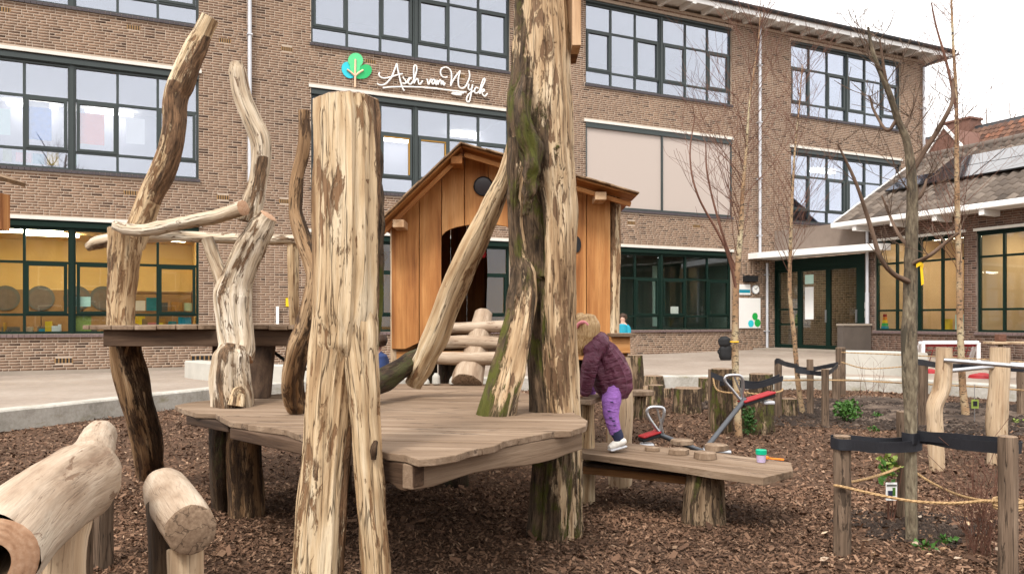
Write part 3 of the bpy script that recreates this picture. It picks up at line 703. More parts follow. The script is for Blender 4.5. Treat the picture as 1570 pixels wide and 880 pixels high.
# drain pipes
def pipe(px, z0, z1, r=.05, n=.1, mat='zinc'):
    t = t_of(px); mb = MB(); mb.tube([FR(t, z0, n), FR(t, z1, n)], [r, r], 12, 2, 0, 0, 0)
    z = z0+.6
    while z < z1: FR.box(mb, t-r-.012, t+r+.012, z, z+.03, 0, n+r+.012); z += 1.9
    mb.build('drain_pipe', mat, school, smooth=True)
pipe(382, .1, ZT); pipe(1162, 3.5, ZT); pipe(1413, 3.0, ZT-.3); pipe(1173, .3, 3.2, .045)
mb = MB(); mb.tube([FR(t_of(1413), ZT-.3, .1), FR(t_of(1413)+.3, ZT-.1, .3), FR(t_of(1413)+.9, ZT+.1, .9)], [.04]*3, 8, 6, 0, 0, 0); mb.build('drain_bend', 'darksteel', school)

# wall sign: three-lobed tree and script lettering
sgn = thing('wall_sign', 'white script lettering with green and blue tree emblem on brick wall', 'sign', FR(*z_of(640, 130), 0))
def ell(cx, cy, rx, ry, n, mat, name, rot=0, tip=None):
    pts = []
    for i in range(40):
        a = 2*PI*i/40; x = math.cos(a)*rx; y = math.sin(a)*ry; x, y = x*math.cos(rot)-y*math.sin(rot), x*math.sin(rot)+y*math.cos(rot)
        pts.append(z_of(515+(cx+x)/9.775, 75+(cy+y)/9.775))
    o_ = pts[0]; mb = MB(); mb.prism(pts, FR(0, 0, n), FT, Zv, FN, .02); mb.build(name, mat, sgn)
ell(288, 185, 112, 112, .03, 'logogreen', 'emblem_leaf'); ell(280, 275, 78, 115, .0302, 'logogreen', 'emblem_leaf')
ell(190, 325, 100, 130, .008, 'logoblue', 'emblem_leaf', -.5); ell(420, 350, 96, 122, .0195, 'logodark', 'emblem_leaf', .9); ell(345, 395, 75, 65, .0193, 'logodark', 'emblem_leaf')
def strokes(lst, ox, oy, sc, r, n, name, mat):
    for st in lst:
        pp = []
        for x, y in st:
            t, z = z_of(ox+x/sc, oy+y/sc); pp.append(FR(t, z, n))
        mb = MB(); mb.tube(pp, [r]*len(pp), 8, max(8, (len(pp)-1)*5), 0, 0, 0, flat=1); mb.build(name, mat, sgn, smooth=True)
strokes([[(280,585),(280,430),(284,170)], [(285,420),(225,370),(160,320)], [(285,415),(330,375),(400,330)]], 515, 75, 9.775, .026, .055, 'emblem_stem', 'logotan')
strokes([[(85,515),(110,540),(170,548),(240,525),(310,455),(350,400),(390,300),(430,190),(443,165)], [(443,165),(455,260),(480,370),(510,500),(545,610),(575,650)],
  [(135,320),(118,360),(140,400),(200,425),(280,418),(360,395),(440,370),(545,345)], [(545,400),(570,440),(600,475),(600,510),(570,522),(540,510)], [(600,515),(640,480),(680,430),(705,428)],
  [(705,428),(665,425),(640,470),(650,520),(690,530),(735,480)], [(735,480),(765,400),(798,280),(790,205),(762,195),(745,250),(745,400),(752,520)], [(752,505),(790,445),(815,440),(825,480),(835,525),(860,530),(905,470)],
  [(190,600),(350,585),(600,580),(900,590),(1170,610)]], 570, 85, 11.73, .023, .05, 'letter', 'white')
strokes([[(30,385),(50,400),(68,480),(95,430),(110,385)], [(110,385),(130,395)], [(185,395),(150,395),(130,440),(150,475),(180,440),(190,400),(195,465),(215,480),(230,400)], [(230,400),(238,480),(265,415),(290,405),(300,440),(302,480),(320,430),(335,425),(335,480),(350,490),(368,450)],
  [(410,345),(370,355),(310,330),(285,260),(310,195),(370,172),(430,190),(475,250),(485,350),(475,440),(468,505)], [(468,505),(500,430),(570,320),(640,235)], [(640,235),(610,350),(605,450),(620,520),(670,550),(730,520),(775,440),(810,330),(800,250),(790,225)],
  [(795,470),(785,540),(810,580),(845,555),(862,480)], [(862,480),(840,600),(825,700),(800,785),(762,785),(755,730),(790,660),(840,620),(890,595)], [(828,412),(834,418)], [(872,424),(878,430)],
  [(965,550),(925,535),(895,590),(910,635),(950,630),(990,590)], [(990,600),(1020,480),(1062,375),(1085,385),(1070,450),(1015,560),(990,650)], [(1010,600),(1060,565),(1072,595),(1030,620),(1050,670),(1085,690),(1130,640)],
  [(0,540),(250,560),(500,592),(750,620)], [(480,640),(550,660),(660,668)], [(500,625),(620,640),(700,636)]], 650, 90, 11.73, .023, .05, 'letter', 'white')

# ---------------------------------------------------------------- low wing with tiled roof
W0 = Vector((10.6, 24.0, 0)); WU = Vector((.434, -.9008, 0)).normalized(); WN = Vector((-.9008, -.434, 0)).normalized()
WR = Frame(W0, WU, WN); WLEN = 15.0; WIN = 3.3
def s_of(px): r = (px-CX)/F; return (r*W0.y-W0.x)/(WU.x-r*WU.y)
wing = thing('low_wing_building', 'single-storey dark brick wing with grey tiled roof and solar panels', 'building', WR(5, 0, -3))
wo_ = [(s_of(1341), s_of(1478), .98, 3.60), (s_of(1497), s_of(1497)+2.75, .98, 3.60), (s_of(1497)+3.3, s_of(1497)+6.0, .98, 3.60), (s_of(1497)+6.6, s_of(1497)+9.4, .98, 3.60)]
wall_sheet(WR, 0, WLEN, -.3, 4.25, wo_, wing, 'mortar_dark')
bricks(WR, 0, WLEN, .02, 4.2, wo_+[(a-.06, b+.06, d, d+.075) for a, b, c, d in wo_]+[(a-.03, b+.03, c-.08, c) for a, b, c, d in wo_], wing, 'brick_wing', lambda a, z: 1.9 < a < 4.6 and z > 3.7 or 2.5 < a < 3.5 and .9 < z < 3.7, 4)
for a, b, c, d in wo_: window(WR, a, b, c, d, wing, 'frame_low', 'glass_low', cols=4, rows=(.22, .54, .24), cas=(), sill='sillbrick', hood=.06)
mb = MB(); WR.quad(mb, [(0,-.3,-6.6),(0,-.3,-.012),(0,4.25,-.012),(0,4.25,-6.6)][::-1]); WR.quad(mb, [(WLEN,-.3,-.012),(WLEN,-.3,-6.6),(WLEN,4.25,-6.6),(WLEN,4.25,-.012)]); WR.quad(mb, [(0,-.3,-6.6),(WLEN,-.3,-6.6),(WLEN,4.25,-6.6),(0,4.25,-6.6)])
WR.quad(mb, [(0,4.25,-.012),(0,4.25,-6.6),(0,4.25+.6*3.3,-3.3)]); mb.build('end_walls', 'brick_wing', wing)
room(WR, .1, s_of(1487), .12, 3.75, -4.2, wing, ['roomoak', 'roomwhite', 'floorvinyl'])
room(WR, s_of(1487)+.02, WLEN-.1, .12, 3.75, -4.2, wing, ['roomoak', 'roomwhite', 'floorvinyl'])
for s_, n_ in ((1.6, -1.6), (2.6, -3.0), (4.6, -1.8), (6.2, -2.6)):
    mb = MB(); WR.box(mb, s_-.6, s_+.6, 3.66, 3.71, n_-.15, n_+.15); mb.build('ceiling_lamp', 'lamp_warm', wing)
# roof planes; slope 35 deg
SL = Vector((-WN.x, -WN.y, .60)).normalized(); RNm = WU.cross(SL); RNm = RNm if RNm.z > 0 else -RNm
E0 = WR(-.62, 4.22, .55); SLEN = (3.3+.55)*math.sqrt(1+.36)
mb = MB()
mb.frame_box(E0-RNm*.06, WU, SL, RNm, WLEN+1.2, SLEN, .05)
E1 = WR(-.62, 4.22, -7.15); SL2 = Vector((WN.x, WN.y, .60)).normalized(); mb.frame_box(E1-Zv*.06, WU, SL2, -WU.cross(SL2) if WU.cross(SL2).z < 0 else WU.cross(SL2), WLEN+1.2, SLEN, .05)
wroof = mb.build('roof', 'roofblack', wing)
tv = []
TW, TLn, NSEG = .26, .40, 7
for k in range(6):
    vv = []; ff = []
    for j, y in enumerate((0.0, TLn)):
        for i in range(NSEG+1):
            x = TW*1.06*i/NSEG; h = .034*math.sin(2*PI*(i/NSEG)-.6)+.042-.02*j
            vv.append(WU*x+SL*y+RNm*h)
    for i in range(NSEG+1): vv.append(vv[i]-RNm*.022)
    n1 = NSEG+1
    for i in range(NSEG): ff += [(i, i+1, n1+i+1, n1+i), (i, 2*n1+i, 2*n1+i+1, i+1)]
    me = arr_mesh('roof_tile', np.array(vv), np.array(ff), {'br': np.full(len(vv), .12+.155*k)}); me.materials.append(M['rooftile']); me.polygons.foreach_set('use_smooth', [True]*len(ff)); tv.append((me, np.array(vv), np.array(ff)))
rest_v, rest_f, rest_b = [], [], []; cnt = 0; nb_ = 0
rows_ = int(SLEN/.335)+1; cols_ = int((WLEN+1.2)/TW)
for j in range(rows_):
    for i in range(cols_):
        k = rng.choice((0,1,2,2,3,3,4,5)); y = min(.335*j, SLEN-TLn+.06); q = E0+WU*(TW*i)+SL*(y-.04)+RNm*(rng.uniform(0, .006)+.0)
        if i < 22 and cnt < 300:
            o = bpy.data.objects.new('roof_tile', tv[k][0]); C.objects.link(o); o.parent = wroof; o.location = q-OFF[wroof]; OFF[o] = OFF[wroof]; cnt += 1
        else:
            rest_v.append(tv[k][1]+np.array(q-OFF[wroof])); rest_f.append(tv[k][2]+nb_); nb_ += len(tv[k][1]); rest_b.append(np.full(len(tv[k][1]), .12+.155*k))
o = link_mesh('roof_tiling', arr_mesh('roof_tiling', np.concatenate(rest_v), np.concatenate(rest_f), {'br': np.concatenate(rest_b)}), 'rooftile', wroof); o['kind'] = 'stuff'
rg = E0+SL*SLEN
for i in range(int((WLEN+1.2)/.38)):      # ridge tiles
    mb = MB(); a = rg+WU*(.38*i)+RNm*.02; mb.tube([a, a+WU*.41], [.125, .115], 10, 2, 0, 0, 0, flat=1); mb.build('ridge_tile', 'stonegrey', wroof, smooth=True)
mb = MB(); WR.box(mb, -.66, WLEN+.6, 4.07, 4.22, .60, .71); mb.build('gutter', 'white', wroof, bevel=.02)
mb = MB(); WR.box(mb, -.62, WLEN+.6, 4.07, 4.12, .012, .598); mb.build('soffit', 'soffit', wroof)
for i in range(12):
    mb = MB(); WR.box(mb, .1+1.3*i, .24+1.3*i, 3.92, 4.068, .01, .66); mb.build('bracket', 'white', wroof, bevel=.01)
mb = MB(); mb.frame_box(E0-WU*.04-RNm*.1, WU, SL, RNm, .035, SLEN, .17); mb.build('verge_board', 'white', wroof)
# solar panels: two rows of portrait modules and one apart
def spx(px, py):      # point of the roof plane behind a pixel
    d = Vector(((px-CX)/F, 1, -(py-H0)/F)); o_ = Vector((0, 0, ZC)); q = E0+RNm*.14; k = (q-o_).dot(RNm)/d.dot(RNm); x = o_+d*k-E0; return x.dot(WU), x.dot(SL)
sa, sb = spx(1409, 284); PH, PW = .84, 1.62
for r_ in range(2):
    for c_ in range(6):
        mb = MB(); mb.frame_box(E0+WU*(sa+(PW+.02)*c_)+SL*(sb+(PH+.02)*r_)+RNm*.125, WU, SL, RNm, PW, PH, .035); pn = mb.build('solar_panel', 'roofblack', wroof)
        p = MB(); p.frame_box(E0+WU*(sa+.012+(PW+.02)*c_)+SL*(sb+.012+(PH+.02)*r_)+RNm*.161, WU, SL, RNm, PW-.024, PH-.024, .004); p.build('panel_glass', 'solar', pn)
sa2, sb2 = spx(1357, 294)
mb = MB(); mb.frame_box(E0+WU*sa2+SL*sb2+RNm*.125, WU, SL, RNm, sa-sa2-.03, PH, .035); pn = mb.build('solar_panel', 'roofblack', wroof)
p = MB(); p.frame_box(E0+WU*(sa2+.012)+SL*(sb2+.012)+RNm*.161, WU, SL, RNm, sa-sa2-.054, PH-.024, .004); p.build('panel_glass', 'solar', pn)
mb = MB(); q = WR(.16, 0, .09); mb.tube([q+Zv*.2, q+Zv*2.1], [.06,.06], 12, 2, 0,0,0); mb.tube([q+Zv*2.1, q+Zv*4.05], [.045,.045], 12, 2, 0,0,0); mb.build('drain_pipe', 'zinc', wing, smooth=True)
for dz, m_ in ((1.62, 'paper'), (1.36, 'lintel')):
    mb = MB(); mb.frame_box(WR(.01, dz, .006), WU, Zv, WN, .12, .2, .015); mb.build('notice_plate', m_, wing)

# ---------------------------------------------------------------- entrance between school and wing
EA = FR(TE, 0, 0); EB = W0.copy(); EU = (EB-EA).normalized(); ELEN = (EB-EA).length; EN = Vector((EU.y, -EU.x, 0)); ER = Frame(EA, EU, EN)
ent = thing('school_entrance', 'dark green glazed double entrance doors under a white canopy', 'entrance', EA.lerp(EB, .5))
zb = .36; zt_ = 2.98
mb = MB(); ER.box(mb, 0, ELEN, zt_, 3.3, -.3, -.06); ER.box(mb, -.02, .05, zb-.3, zt_, -.3, -.05); mb.build('frame', 'frame_low', ent)
segs = [(.05, .30, 1), (.30, .60, 2), (.60, .90, 2)]
xs = [.05, .05+(ELEN-.35)*.30, .05+(ELEN-.35)*.65, ELEN-.30]
for i in range(3):
    a, b = xs[i], xs[i+1]; mb = MB()
    for q in ((a, a+.09), (b-.09, b)): ER.box(mb, q[0]+.004, q[1]-.004, zb, zt_, -.18, -.10)
    zz = [zb, zb+.1] ; hs_ = [(zb, zb+.12), (zt_-.1, zt_)]+([(zb+.75, zb+.81), (zb+1.25, zb+1.31)] if i == 0 else [])
    for c, d in hs_: ER.box(mb, a+.085, b-.085, c, d, -.175, -.103)
    dr = mb.build('door' if i else 'side_light', 'frame_low', ent)
    p = MB(); ER.box(p, a+.08, b-.08, zb+.1, zt_-.09, -.145, -.137); p.build('pane', 'glass_low', dr)
    if i: p = MB(); ER.box(p, b-.075, b-.045, zb+.85, zb+1.25, -.10, -.05); p.build('handle', 'steel', dr)
    if i == 1: p = MB(); ER.box(p, a+.2, a+.55, zb+.95, zb+2.0, -.135, -.13); p.build('door_notice', 'paper', dr); p = MB(); ER.box(p, a+.2, a+.55, zb+2.1, zb+2.4, -.135, -.13); p.build('door_notice', 'papermint', dr)
mb = MB(); ER.box(mb, ELEN-.30, ELEN, zb-.3, zt_, -.3, -.07); mb.build('side_panel', 'frame_low', ent)
mb = MB()
for q, mi in (([(0,zb-.02,-.3),(ELEN,zb-.02,-.3),(ELEN+1,zb-.02,-5),(-1,zb-.02,-5)], 2), ([(0,3.2,-.3),(-1,3.2,-5),(ELEN+1,3.2,-5),(ELEN,3.2,-.3)], 1), ([(-1,0,-5),(ELEN+1,0,-5),(ELEN+1,3.2,-5),(-1,3.2,-5)], 0), ([(0,0,-.3),(-1,0,-5),(-1,3.2,-5),(0,3.2,-.3)], 0), ([(ELEN,0,-.3),(ELEN,3.2,-.3),(ELEN+1,3.2,-5),(ELEN+1,0,-5)], 0)): ER.quad(mb, q, mi)
mb.build('hall', ['roomoak', 'roomwhite', 'floorvinyl'], ent)
mb = MB(); ER.box(mb, 1.3, 2.3, 3.1, 3.15, -2.2, -1.9); mb.build('ceiling_lamp', 'lamp_warm', ent)
# canopy: a slab from the facade to the corner of the wing
cz0, cz1 = 3.32, 3.51
poly = [FR(t_of(1147), 0, .003), FR(t_of(1147), 0, .45), W0+WN*.45-WU*.15+WU*.9, W0+WN*.003+WU*.9, W0, FR(TE, 0, .003)]
mb = MB(); mb.prism([(p.x, p.y) for p in poly], (0,0,cz0), Xv, Yv, Zv, cz1-cz0, jit=False); mb.build('canopy', 'white', ent)
mb = MB(); ER.box(mb, -.2, ELEN+.1, zb-.5, zb-.005, -.05, .9); mb.build('doorstep', 'plinth', ent)
mb = MB(); ER.box(mb, 0, ELEN, 3.52, 4.3, -.3, -.05); mb.build('upper_wall', 'mortar_dark', ent)
# things on the wall beside the entrance
def plate(name, x0, x1, y0, y1, n, th, mat, label=None, cat=None, parent=None):
    a = z_of((x0+x1)/2, y1, n); b = z_of((x0+x1)/2, y0, n); t0 = z_of(x0, y0, n)[0]; t1 = z_of(x1, y0, n)[0]
    mb = MB(); base = FR((t0+t1)/2, a[1], n); FR.box(mb, t0, t1, a[1], b[1], n, n+th)
    o = mb.build(name, mat, parent, base=None if parent else base)
    return tag(o, label, cat) if label else o
t_, z_ = z_of(1157, 444)
ck = thing('wall_clock', 'round white wall clock with grey rim beside the entrance', 'clock', FR(t_, z_-.15, 0))
def disc(t, z, n, r, th, mat, name, parent):
    mb = MB(); mb.prism([(t+r*math.cos(2*PI*i/28), z+r*math.sin(2*PI*i/28)) for i in range(28)], FR(0, 0, n), FT, Zv, FN, th); return mb.build(name, mat, parent)
disc(t_, z_, .01, .15, .05, 'zinc', 'rim', ck); disc(t_, z_, .061, .128, .006, 'paper', 'dial', ck)
for a, L in ((.9, .10), (2.6, .075)):
    mb = MB(); mb.beam(FR(t_, z_, .072), FR(t_+math.cos(a)*L, z_+math.sin(a)*L, .072), .014, .006, up=FN); mb.build('hand', 'black', ck)
sg = plate('name_sign', 1131, 1150, 436, 452, .01, .02, 'white', 'small white sign with teal band beside the wall clock', 'sign'); plate('sign_band', 1131, 1150, 444, 449, .031, .003, 'teal', parent=sg)
nb2 = plate('notice_board', 1133, 1165, 457, 503, .01, .03, 'white', 'large white board with green and blue leaf emblem beneath the clock', 'sign')
for cx_, cy_, r_, m_, n_ in ((1150, 496, .12, 'logoblue', .041), (1160, 495, .13, 'green', .0445), (1156, 485, .12, 'green', .048)):
    a_, b_ = z_of(cx_, cy_); disc(a_, b_, n_, r_, .003, m_, 'emblem_leaf', nb2)
plate('wall_lamp', 1139, 1158, 423, 432, .01, .14, 'black', 'black box lamp fixed on brick wall above the clock', 'lamp')
# low brick wall before the wing corner
b0 = W0+WN*1.9+WU*.3; lw = thing('low_wall', 'low dark brick wall stub at the entrance corner', 'wall', b0)
mb = MB(); mb.frame_box(W0+WN*.05+WU*.05, WN, WU, Zv, 1.15, .22, 1.12); mb.build('wall', 'stubwall', lw)
mb = MB(); mb.frame_box(W0+WN*.03+WU*.03+Zv*1.122, WN, WU, Zv, 1.19, .26, .06); mb.build('coping', 'plinth', lw)

# ---------------------------------------------------------------- papers and things behind the school windows
def pane_item(name, x0, x1, y0, y1, mat, label, cat, n=-.14, th=.004):
    return plate(name, x0, x1, y0, y1, n, th, mat, label, cat)
pane_item('painting', 41, 79, 165, 215, 'paperblue', 'blue painted sheet stuck inside the first-floor window', 'painting')
pane_item('painting', 122, 160, 175, 222, 'paperorange', 'orange painted sheet stuck inside the first-floor window', 'painting')
pane_item('paper_sheet', 193, 222, 182, 221, 'paper', 'blank white sheet on the first-floor window pane', 'paper')
pane_item('paper_sheet', -6, 16, 167, 207, 'papermint', 'pale green sheet at the first-floor window beside the blue painting', 'paper')
pane_item('paper_sheet', 38, 76, 156, 165, 'paper', 'white strip of paper above the blue painting', 'paper', n=-.143)
for x0, x1, y0, y1, m_, lb in ((24, 48, 234, 249, 'pink', 'pink cut-out shape standing on the first-floor window ledge'), (50, 68, 236, 252, 'teal', 'round teal cut-out standing on the first-floor window ledge'), (4, 18, 228, 248, 'paleleaf', 'yellow-green cut-out on the first-floor window ledge'), (106, 120, 235, 254, 'papermint', 'mint green card on the first-floor window ledge'), (72, 90, 228, 254, 'yellow', 'yellow cut-out shape on the first-floor window ledge')):
    pane_item('paper_shape', x0, x1, y0, y1, m_, lb, 'paper')
pane_item('paper_sheet', 116, 139, 455, 470, 'papermint', 'small pale card on the ground-floor classroom window', 'paper')
pane_item('paper_sheet', 107, 140, 484, 508, 'paleleaf', 'yellow-green card leaning in the ground-floor classroom window', 'paper')
pane_item('storage_box', 273, 292, 486, 505, 'teal', 'teal box on the classroom window ledge', 'box', n=-.5, th=.3)
# classroom A furniture: low cupboards along the back, round mirrors, tables
cb = thing('wall_cupboard', 'long brown cupboard band along the yellow classroom wall', 'cupboard', FR(1, .15, -5))
for i in range(7):
    mb = MB(); FR.box(mb, WA[0]-.3+1.0*i, WA[0]+.68+1.0*i, .16, 2.12, -5.15, -4.8); mb.build('cupboard_door', 'cabinet', cb)
for i, px in enumerate((8, 62, 118, 158)):
    t, z = z_of(px, 457, -4.7); o = thing('round_mirror', 'round dark mirror on the classroom cupboards', 'mirror', FR(t, z-.3, -4.7), 'round mirrors on the classroom cupboards')
    disc(t, z, -4.79, .34, .03, 'roomdark', 'glass_disc', o); disc(t, z-.02, -4.758, .27, .005, 'stonegrey', 'reflection_disc', o)
for i, (t, n, lb) in enumerate(((t_of(40), -1.6, 'wooden classroom table behind the window beside the round mirrors'), (t_of(240), -1.5, 'wooden classroom table behind the window with the teal box'))):
    tb = thing('classroom_table', lb, 'table', FR(t, .15, n)); mb = MB(); FR.box(mb, t-.7, t+.7, .88, .92, n-.35, n+.35); mb.build('table_top', 'rawplank', tb)
    for a in (-.64, .6):
        for b in (-.3, .26): mb = MB(); FR.box(mb, t+a, t+a+.04, .15, .879, n+b, n+b+.04); mb.build('leg', 'steel', tb)
sh = thing('book_shelf', 'open wooden shelf with coloured boxes inside the yellow classroom', 'shelf', FR(t_of(270), .15, -3.4)); t = t_of(268)
for z in (.5, 1.0, 1.5, 2.0):
    mb = MB(); FR.box(mb, t-.9, t+.6, z, z+.04, -3.6, -3.2); mb.build('shelf_board', 'cabinet', sh)
for a in (-.94, .6): mb = MB(); FR.box(mb, t+a, t+a+.04, .15, 2.1, -3.6, -3.2); mb.build('shelf_side', 'cabinet', sh)
bx = 0
for z in (.54, 1.04, 1.54):
    x = t-.85
    while x < t+.45:
        w = rng.uniform(.12, .28); mb = MB(); FR.box(mb, x, x+w, z+.001, z+rng.uniform(.18, .38), -3.5, -3.22); mb.build('box', rng.choice(['teal', 'yellow', 'pink', 'paper', 'goldframe', 'papermint', 'roomdark']), sh); x += w+rng.uniform(.02, .1)
for t0_, t1_, lb in ((t_of(2), t_of(90), 'row of coloured books on the ledge beside the round mirrors'), (t_of(195), t_of(262), 'row of coloured books on the ledge beside the teal box')):
    o = thing('book_row', lb, 'books', FR((t0_+t1_)/2, .98, -.4)); x = t0_
    while x < t1_:
        w = rng.uniform(.03, .16); mb = MB(); FR.box(mb, x, x+w, .98, 1.0+rng.uniform(.06, .34), -.5-rng.uniform(0, .1), -.3); mb.build('book', rng.choice(['pink', 'yellow', 'paper', 'teal', 'roomdark', 'cabinet', 'goldframe', 'papermint', 'rawplank', 'stonegrey']), o); x += w+rng.choice((.004, .004, .12, .3))
for i, px in enumerate((15, 70, 135, 215, 262)):
    t, z = z_of(px, 470, -2.6); o = thing('classroom_chair', ['brown chair deep in the classroom by the left mullion', 'brown chair before the cupboards', 'brown chair in the middle of the classroom', 'brown chair beside the open shelf', 'brown chair behind the teal box'][i], 'chair', FR(t, .15, -2.6), 'classroom chairs')
    mb = MB(); FR.box(mb, t-.2, t+.2, .58, .62, -2.8, -2.42); mb.build('seat', 'roomdark', o); mb = MB(); FR.box(mb, t-.2, t+.2, .85, 1.12, -2.84, -2.80); mb.build('backrest', 'roomdark', o)
    for a_ in (-.19, .16):
        for b_ in (-2.8, -2.46): mb = MB(); FR.box(mb, t+a_, t+a_+.03, .15, .579 if b_ > -2.7 else .86, b_-.03, b_); mb.build('leg', 'steel', o)
# inside the green room C and B
for px0, px1, y0, y1, n, m_, nm, lb, ct in ((1028, 1040, 470, 482, -.14, 'paper', 'paper_sheet', 'small white sheet on the green-framed ground-floor window', 'paper'), (1000, 1012, 408, 500, -2.0, 'papermint', 'door_leaf', 'pale green inner door seen through the ground-floor window', 'door')):
    pane_item(nm, px0, px1, y0, y1, m_, lb, ct, n=n, th=.004 if n > -1 else .05)
# wing window ledge: stacking tower toy, box
ss = s_of(1346); o = thing('stacking_toy', 'rainbow stacking toy on the wing window ledge', 'toy', WR(ss, 1.0, -.3))
for i, (m_, w_) in enumerate((('teal', .15), ('green', .13), ('yellow', .11), ('orangeplastic', .09), ('redrubber', .08))):
    mb = MB(); WR.box(mb, ss-w_/2, ss+w_/2, 1.02+.09*i, 1.105+.09*i, -.3-w_/2, -.3+w_/2); mb.build('block', m_, o, bevel=.01)
for s_, w_, h_, m_, nm, lb in ((s_of(1462), .3, .42, 'papermint', 'storage_box', 'pale mint box on the wing window ledge'), (s_of(1440), .2, .3, 'yellow', 'paper_shape', 'yellow flower-shaped card on the wing window ledge')):
    mb = MB(); WR.box(mb, s_-w_/2, s_+w_/2, 1.02, 1.02+h_, -.42, -.28); tag(mb.build(nm, m_, base=WR(s_, 1.02, -.35)), lb, 'box' if 'box' in nm else 'card')
for i, s_ in enumerate((1.2, 3.0, 5.2)):
    o = thing('cupboard', ['tall pale cupboard inside the wing room', 'tall brown cupboard inside the wing room', 'orange cupboard inside the second wing window'][i], 'cupboard', WR(s_, .12, -3.9)); mb = MB(); WR.box(mb, s_-.6, s_+.6, .12, 2.2, -4.1, -3.6); mb.build('carcass', ['rawplank', 'cabinet', 'roomoak'][i], o)
    mb = MB(); WR.box(mb, s_-.57, s_-.01, .2, 2.15, -3.598, -3.58); mb.build('door', ['rawplank', 'cabinet', 'roomoak'][i], o); mb = MB(); WR.box(mb, s_+.01, s_+.57, .2, 2.15, -3.598, -3.58); mb.build('door', ['rawplank', 'cabinet', 'roomoak'][i], o)

# ---------------------------------------------------------------- house behind the wing
HB = P(1480, 197, 40); hz_ = HB.z; HR = Frame(Vector((HB.x, HB.y, 0)), WU, WN)
hs2 = thing('neighbour_house', 'brick house with red-brown tiled roof, chimney and white dormer gables', 'house', HR(2, 0, 0))
mb = MB(); HR.box(mb, -3.2, 9, 0, hz_-3.2, -3.2, 3.2); mb.build('wall', 'mortar_dark', hs2)
hsl = Vector((-WN.x, -WN.y, 1.0)).normalized(); hn = WU.cross(hsl); hn = hn if hn.z > 0 else -hn
he = HR(-3.6, hz_-3.6, 3.6); rl = 3.6*math.sqrt(2)
vv, ff, bb = [], [], []; nb_ = 0
for j in range(int(rl/.34)):
    for i in range(int(13/.26)):
        a = he+WU*(.26*i)+hsl*(.34*j); k = rng.random()
        for y, h in ((0, .05), (.37, .02)):
            for m_ in range(5): vv.append(a+WU*(.27*m_/4)+hsl*y+hn*(h+.03*math.sin(2*PI*m_/4)))
        for m_ in range(4): ff.append((nb_+m_, nb_+m_+1, nb_+5+m_+1, nb_+5+m_))
        bb += [k]*10; nb_ += 10
rf = MB(); rf.frame_box(he-hn*.08, WU, hsl, hn, 13, rl, .07)
e2 = HR(-3.6, hz_-3.6, -3.6); h2 = Vector((WN.x, WN.y, 1)).normalized(); q2 = WU.cross(h2); q2 = q2 if q2.z > 0 else -q2; rf.frame_box(e2-q2*.08, WU, h2, q2, 13, rl, .07); hr = rf.build('roof', 'roofblack', hs2)
o = link_mesh('roof_tiling', arr_mesh('roof_tiling', np.array(vv)-np.array(OFF[hr]), np.array(ff), {'br': np.array(bb)}), 'redtile', hr); o['kind'] = 'stuff'
cp = P(1464, 200, 40.0); ct_ = (cp-HR.o).dot(WU)
mb = MB(); HR.box(mb, ct_-.75, ct_+.75, hz_-1.5, P(1464, 187, 40).z, -.45, .45); HR.box(mb, ct_-.82, ct_+.82, P(1464, 187, 40).z, P(1464, 184, 40).z, -.52, .52); mb.build('chimney', 'chimneycap', hr)
for px, py, wd in ((1448, 194, 1.15), (1572, 188, .8)):
    q = P(px, py, 37.6); s_ = (q-HR.o).dot(WU); n_ = (q-HR.o).dot(WN); h_ = wd*1.3
    mb = MB(); mb.prism([(s_-wd, q.z-h_), (s_+wd, q.z-h_), (s_, q.z-.06)], HR(0, 0, n_), WU, Zv, WN, -2.5); mb.build('dormer_gable', 'chimneycap', hr)
    mb = MB()
    for sg_ in (-1, 1): mb.beam(HR(s_+sg_*wd*1.05, q.z-h_, n_+.02), HR(s_, q.z, n_+.02), .10, .12, up=WN)
    mb.build('verge_board', 'white', hr)

# ---------------------------------------------------------------- houses across the street (behind the photographer, seen in the panes)
for i in range(4):
    x0 = -22+13*i; y0 = -24-1.5*(i % 2); o = thing('street_house', ['brick house across the street with dark door', 'second brick house across the street', 'third brick house across the street', 'brick corner house across the street'][i], 'house', (x0+6, y0-4, 0))
    mb = MB(); mb.box(x0, x0+12.6, y0-8, y0, 0, 5.8); mb.build('wall', ['mortar_dark', 'plinth', 'mortar_dark', 'cabinet'][i], o)
    mb = MB(); mb.prism([(-8.4, 5.8), (.4, 5.8), (-4, 9.2)], (x0-.1, y0, 0), Yv, Zv, Xv, 12.8); mb.build('roof', 'chimneycap' if i % 2 else 'mortar_dark', o)
    for k in range(4):
        for z in (.9, 3.6): mb = MB(); mb.box(x0+1+3*k, x0+2.6+3*k, y0+.003, y0+.06, z, z+1.6); mb.build('window', 'white', o); mb = MB(); mb.box(x0+1.1+3*k, x0+2.5+3*k, y0+.061, y0+.08, z+.1, z+1.5); mb.build('pane', 'roomdark', o)
# ================================================================ PLAYGROUND
def pxl(pts): return [P(x, y, d) for x, y, d, r in pts], [r/F*d for x, y, d, r in pts]
def log_into(mb, pts, **kw):
    p, r = pxl(pts); mb.tube(p, r, **kw)
def log_thing(name, label, cat, pts, mats, group=None, smooth=True, base=None, **kw):
    mb = MB(); log_into(mb, pts, capmi=len(mats)-1, **kw)
    b = base if base is not None else P(*pts[-1][:3])
    return tag(mb.build(name, mats, base=b, smooth=smooth), label, cat, group)
side = lambda th0, w=1.0, lo=0.0: (lambda th, s: lo+(1-lo)*max(0, math.cos(th-th0))**w)

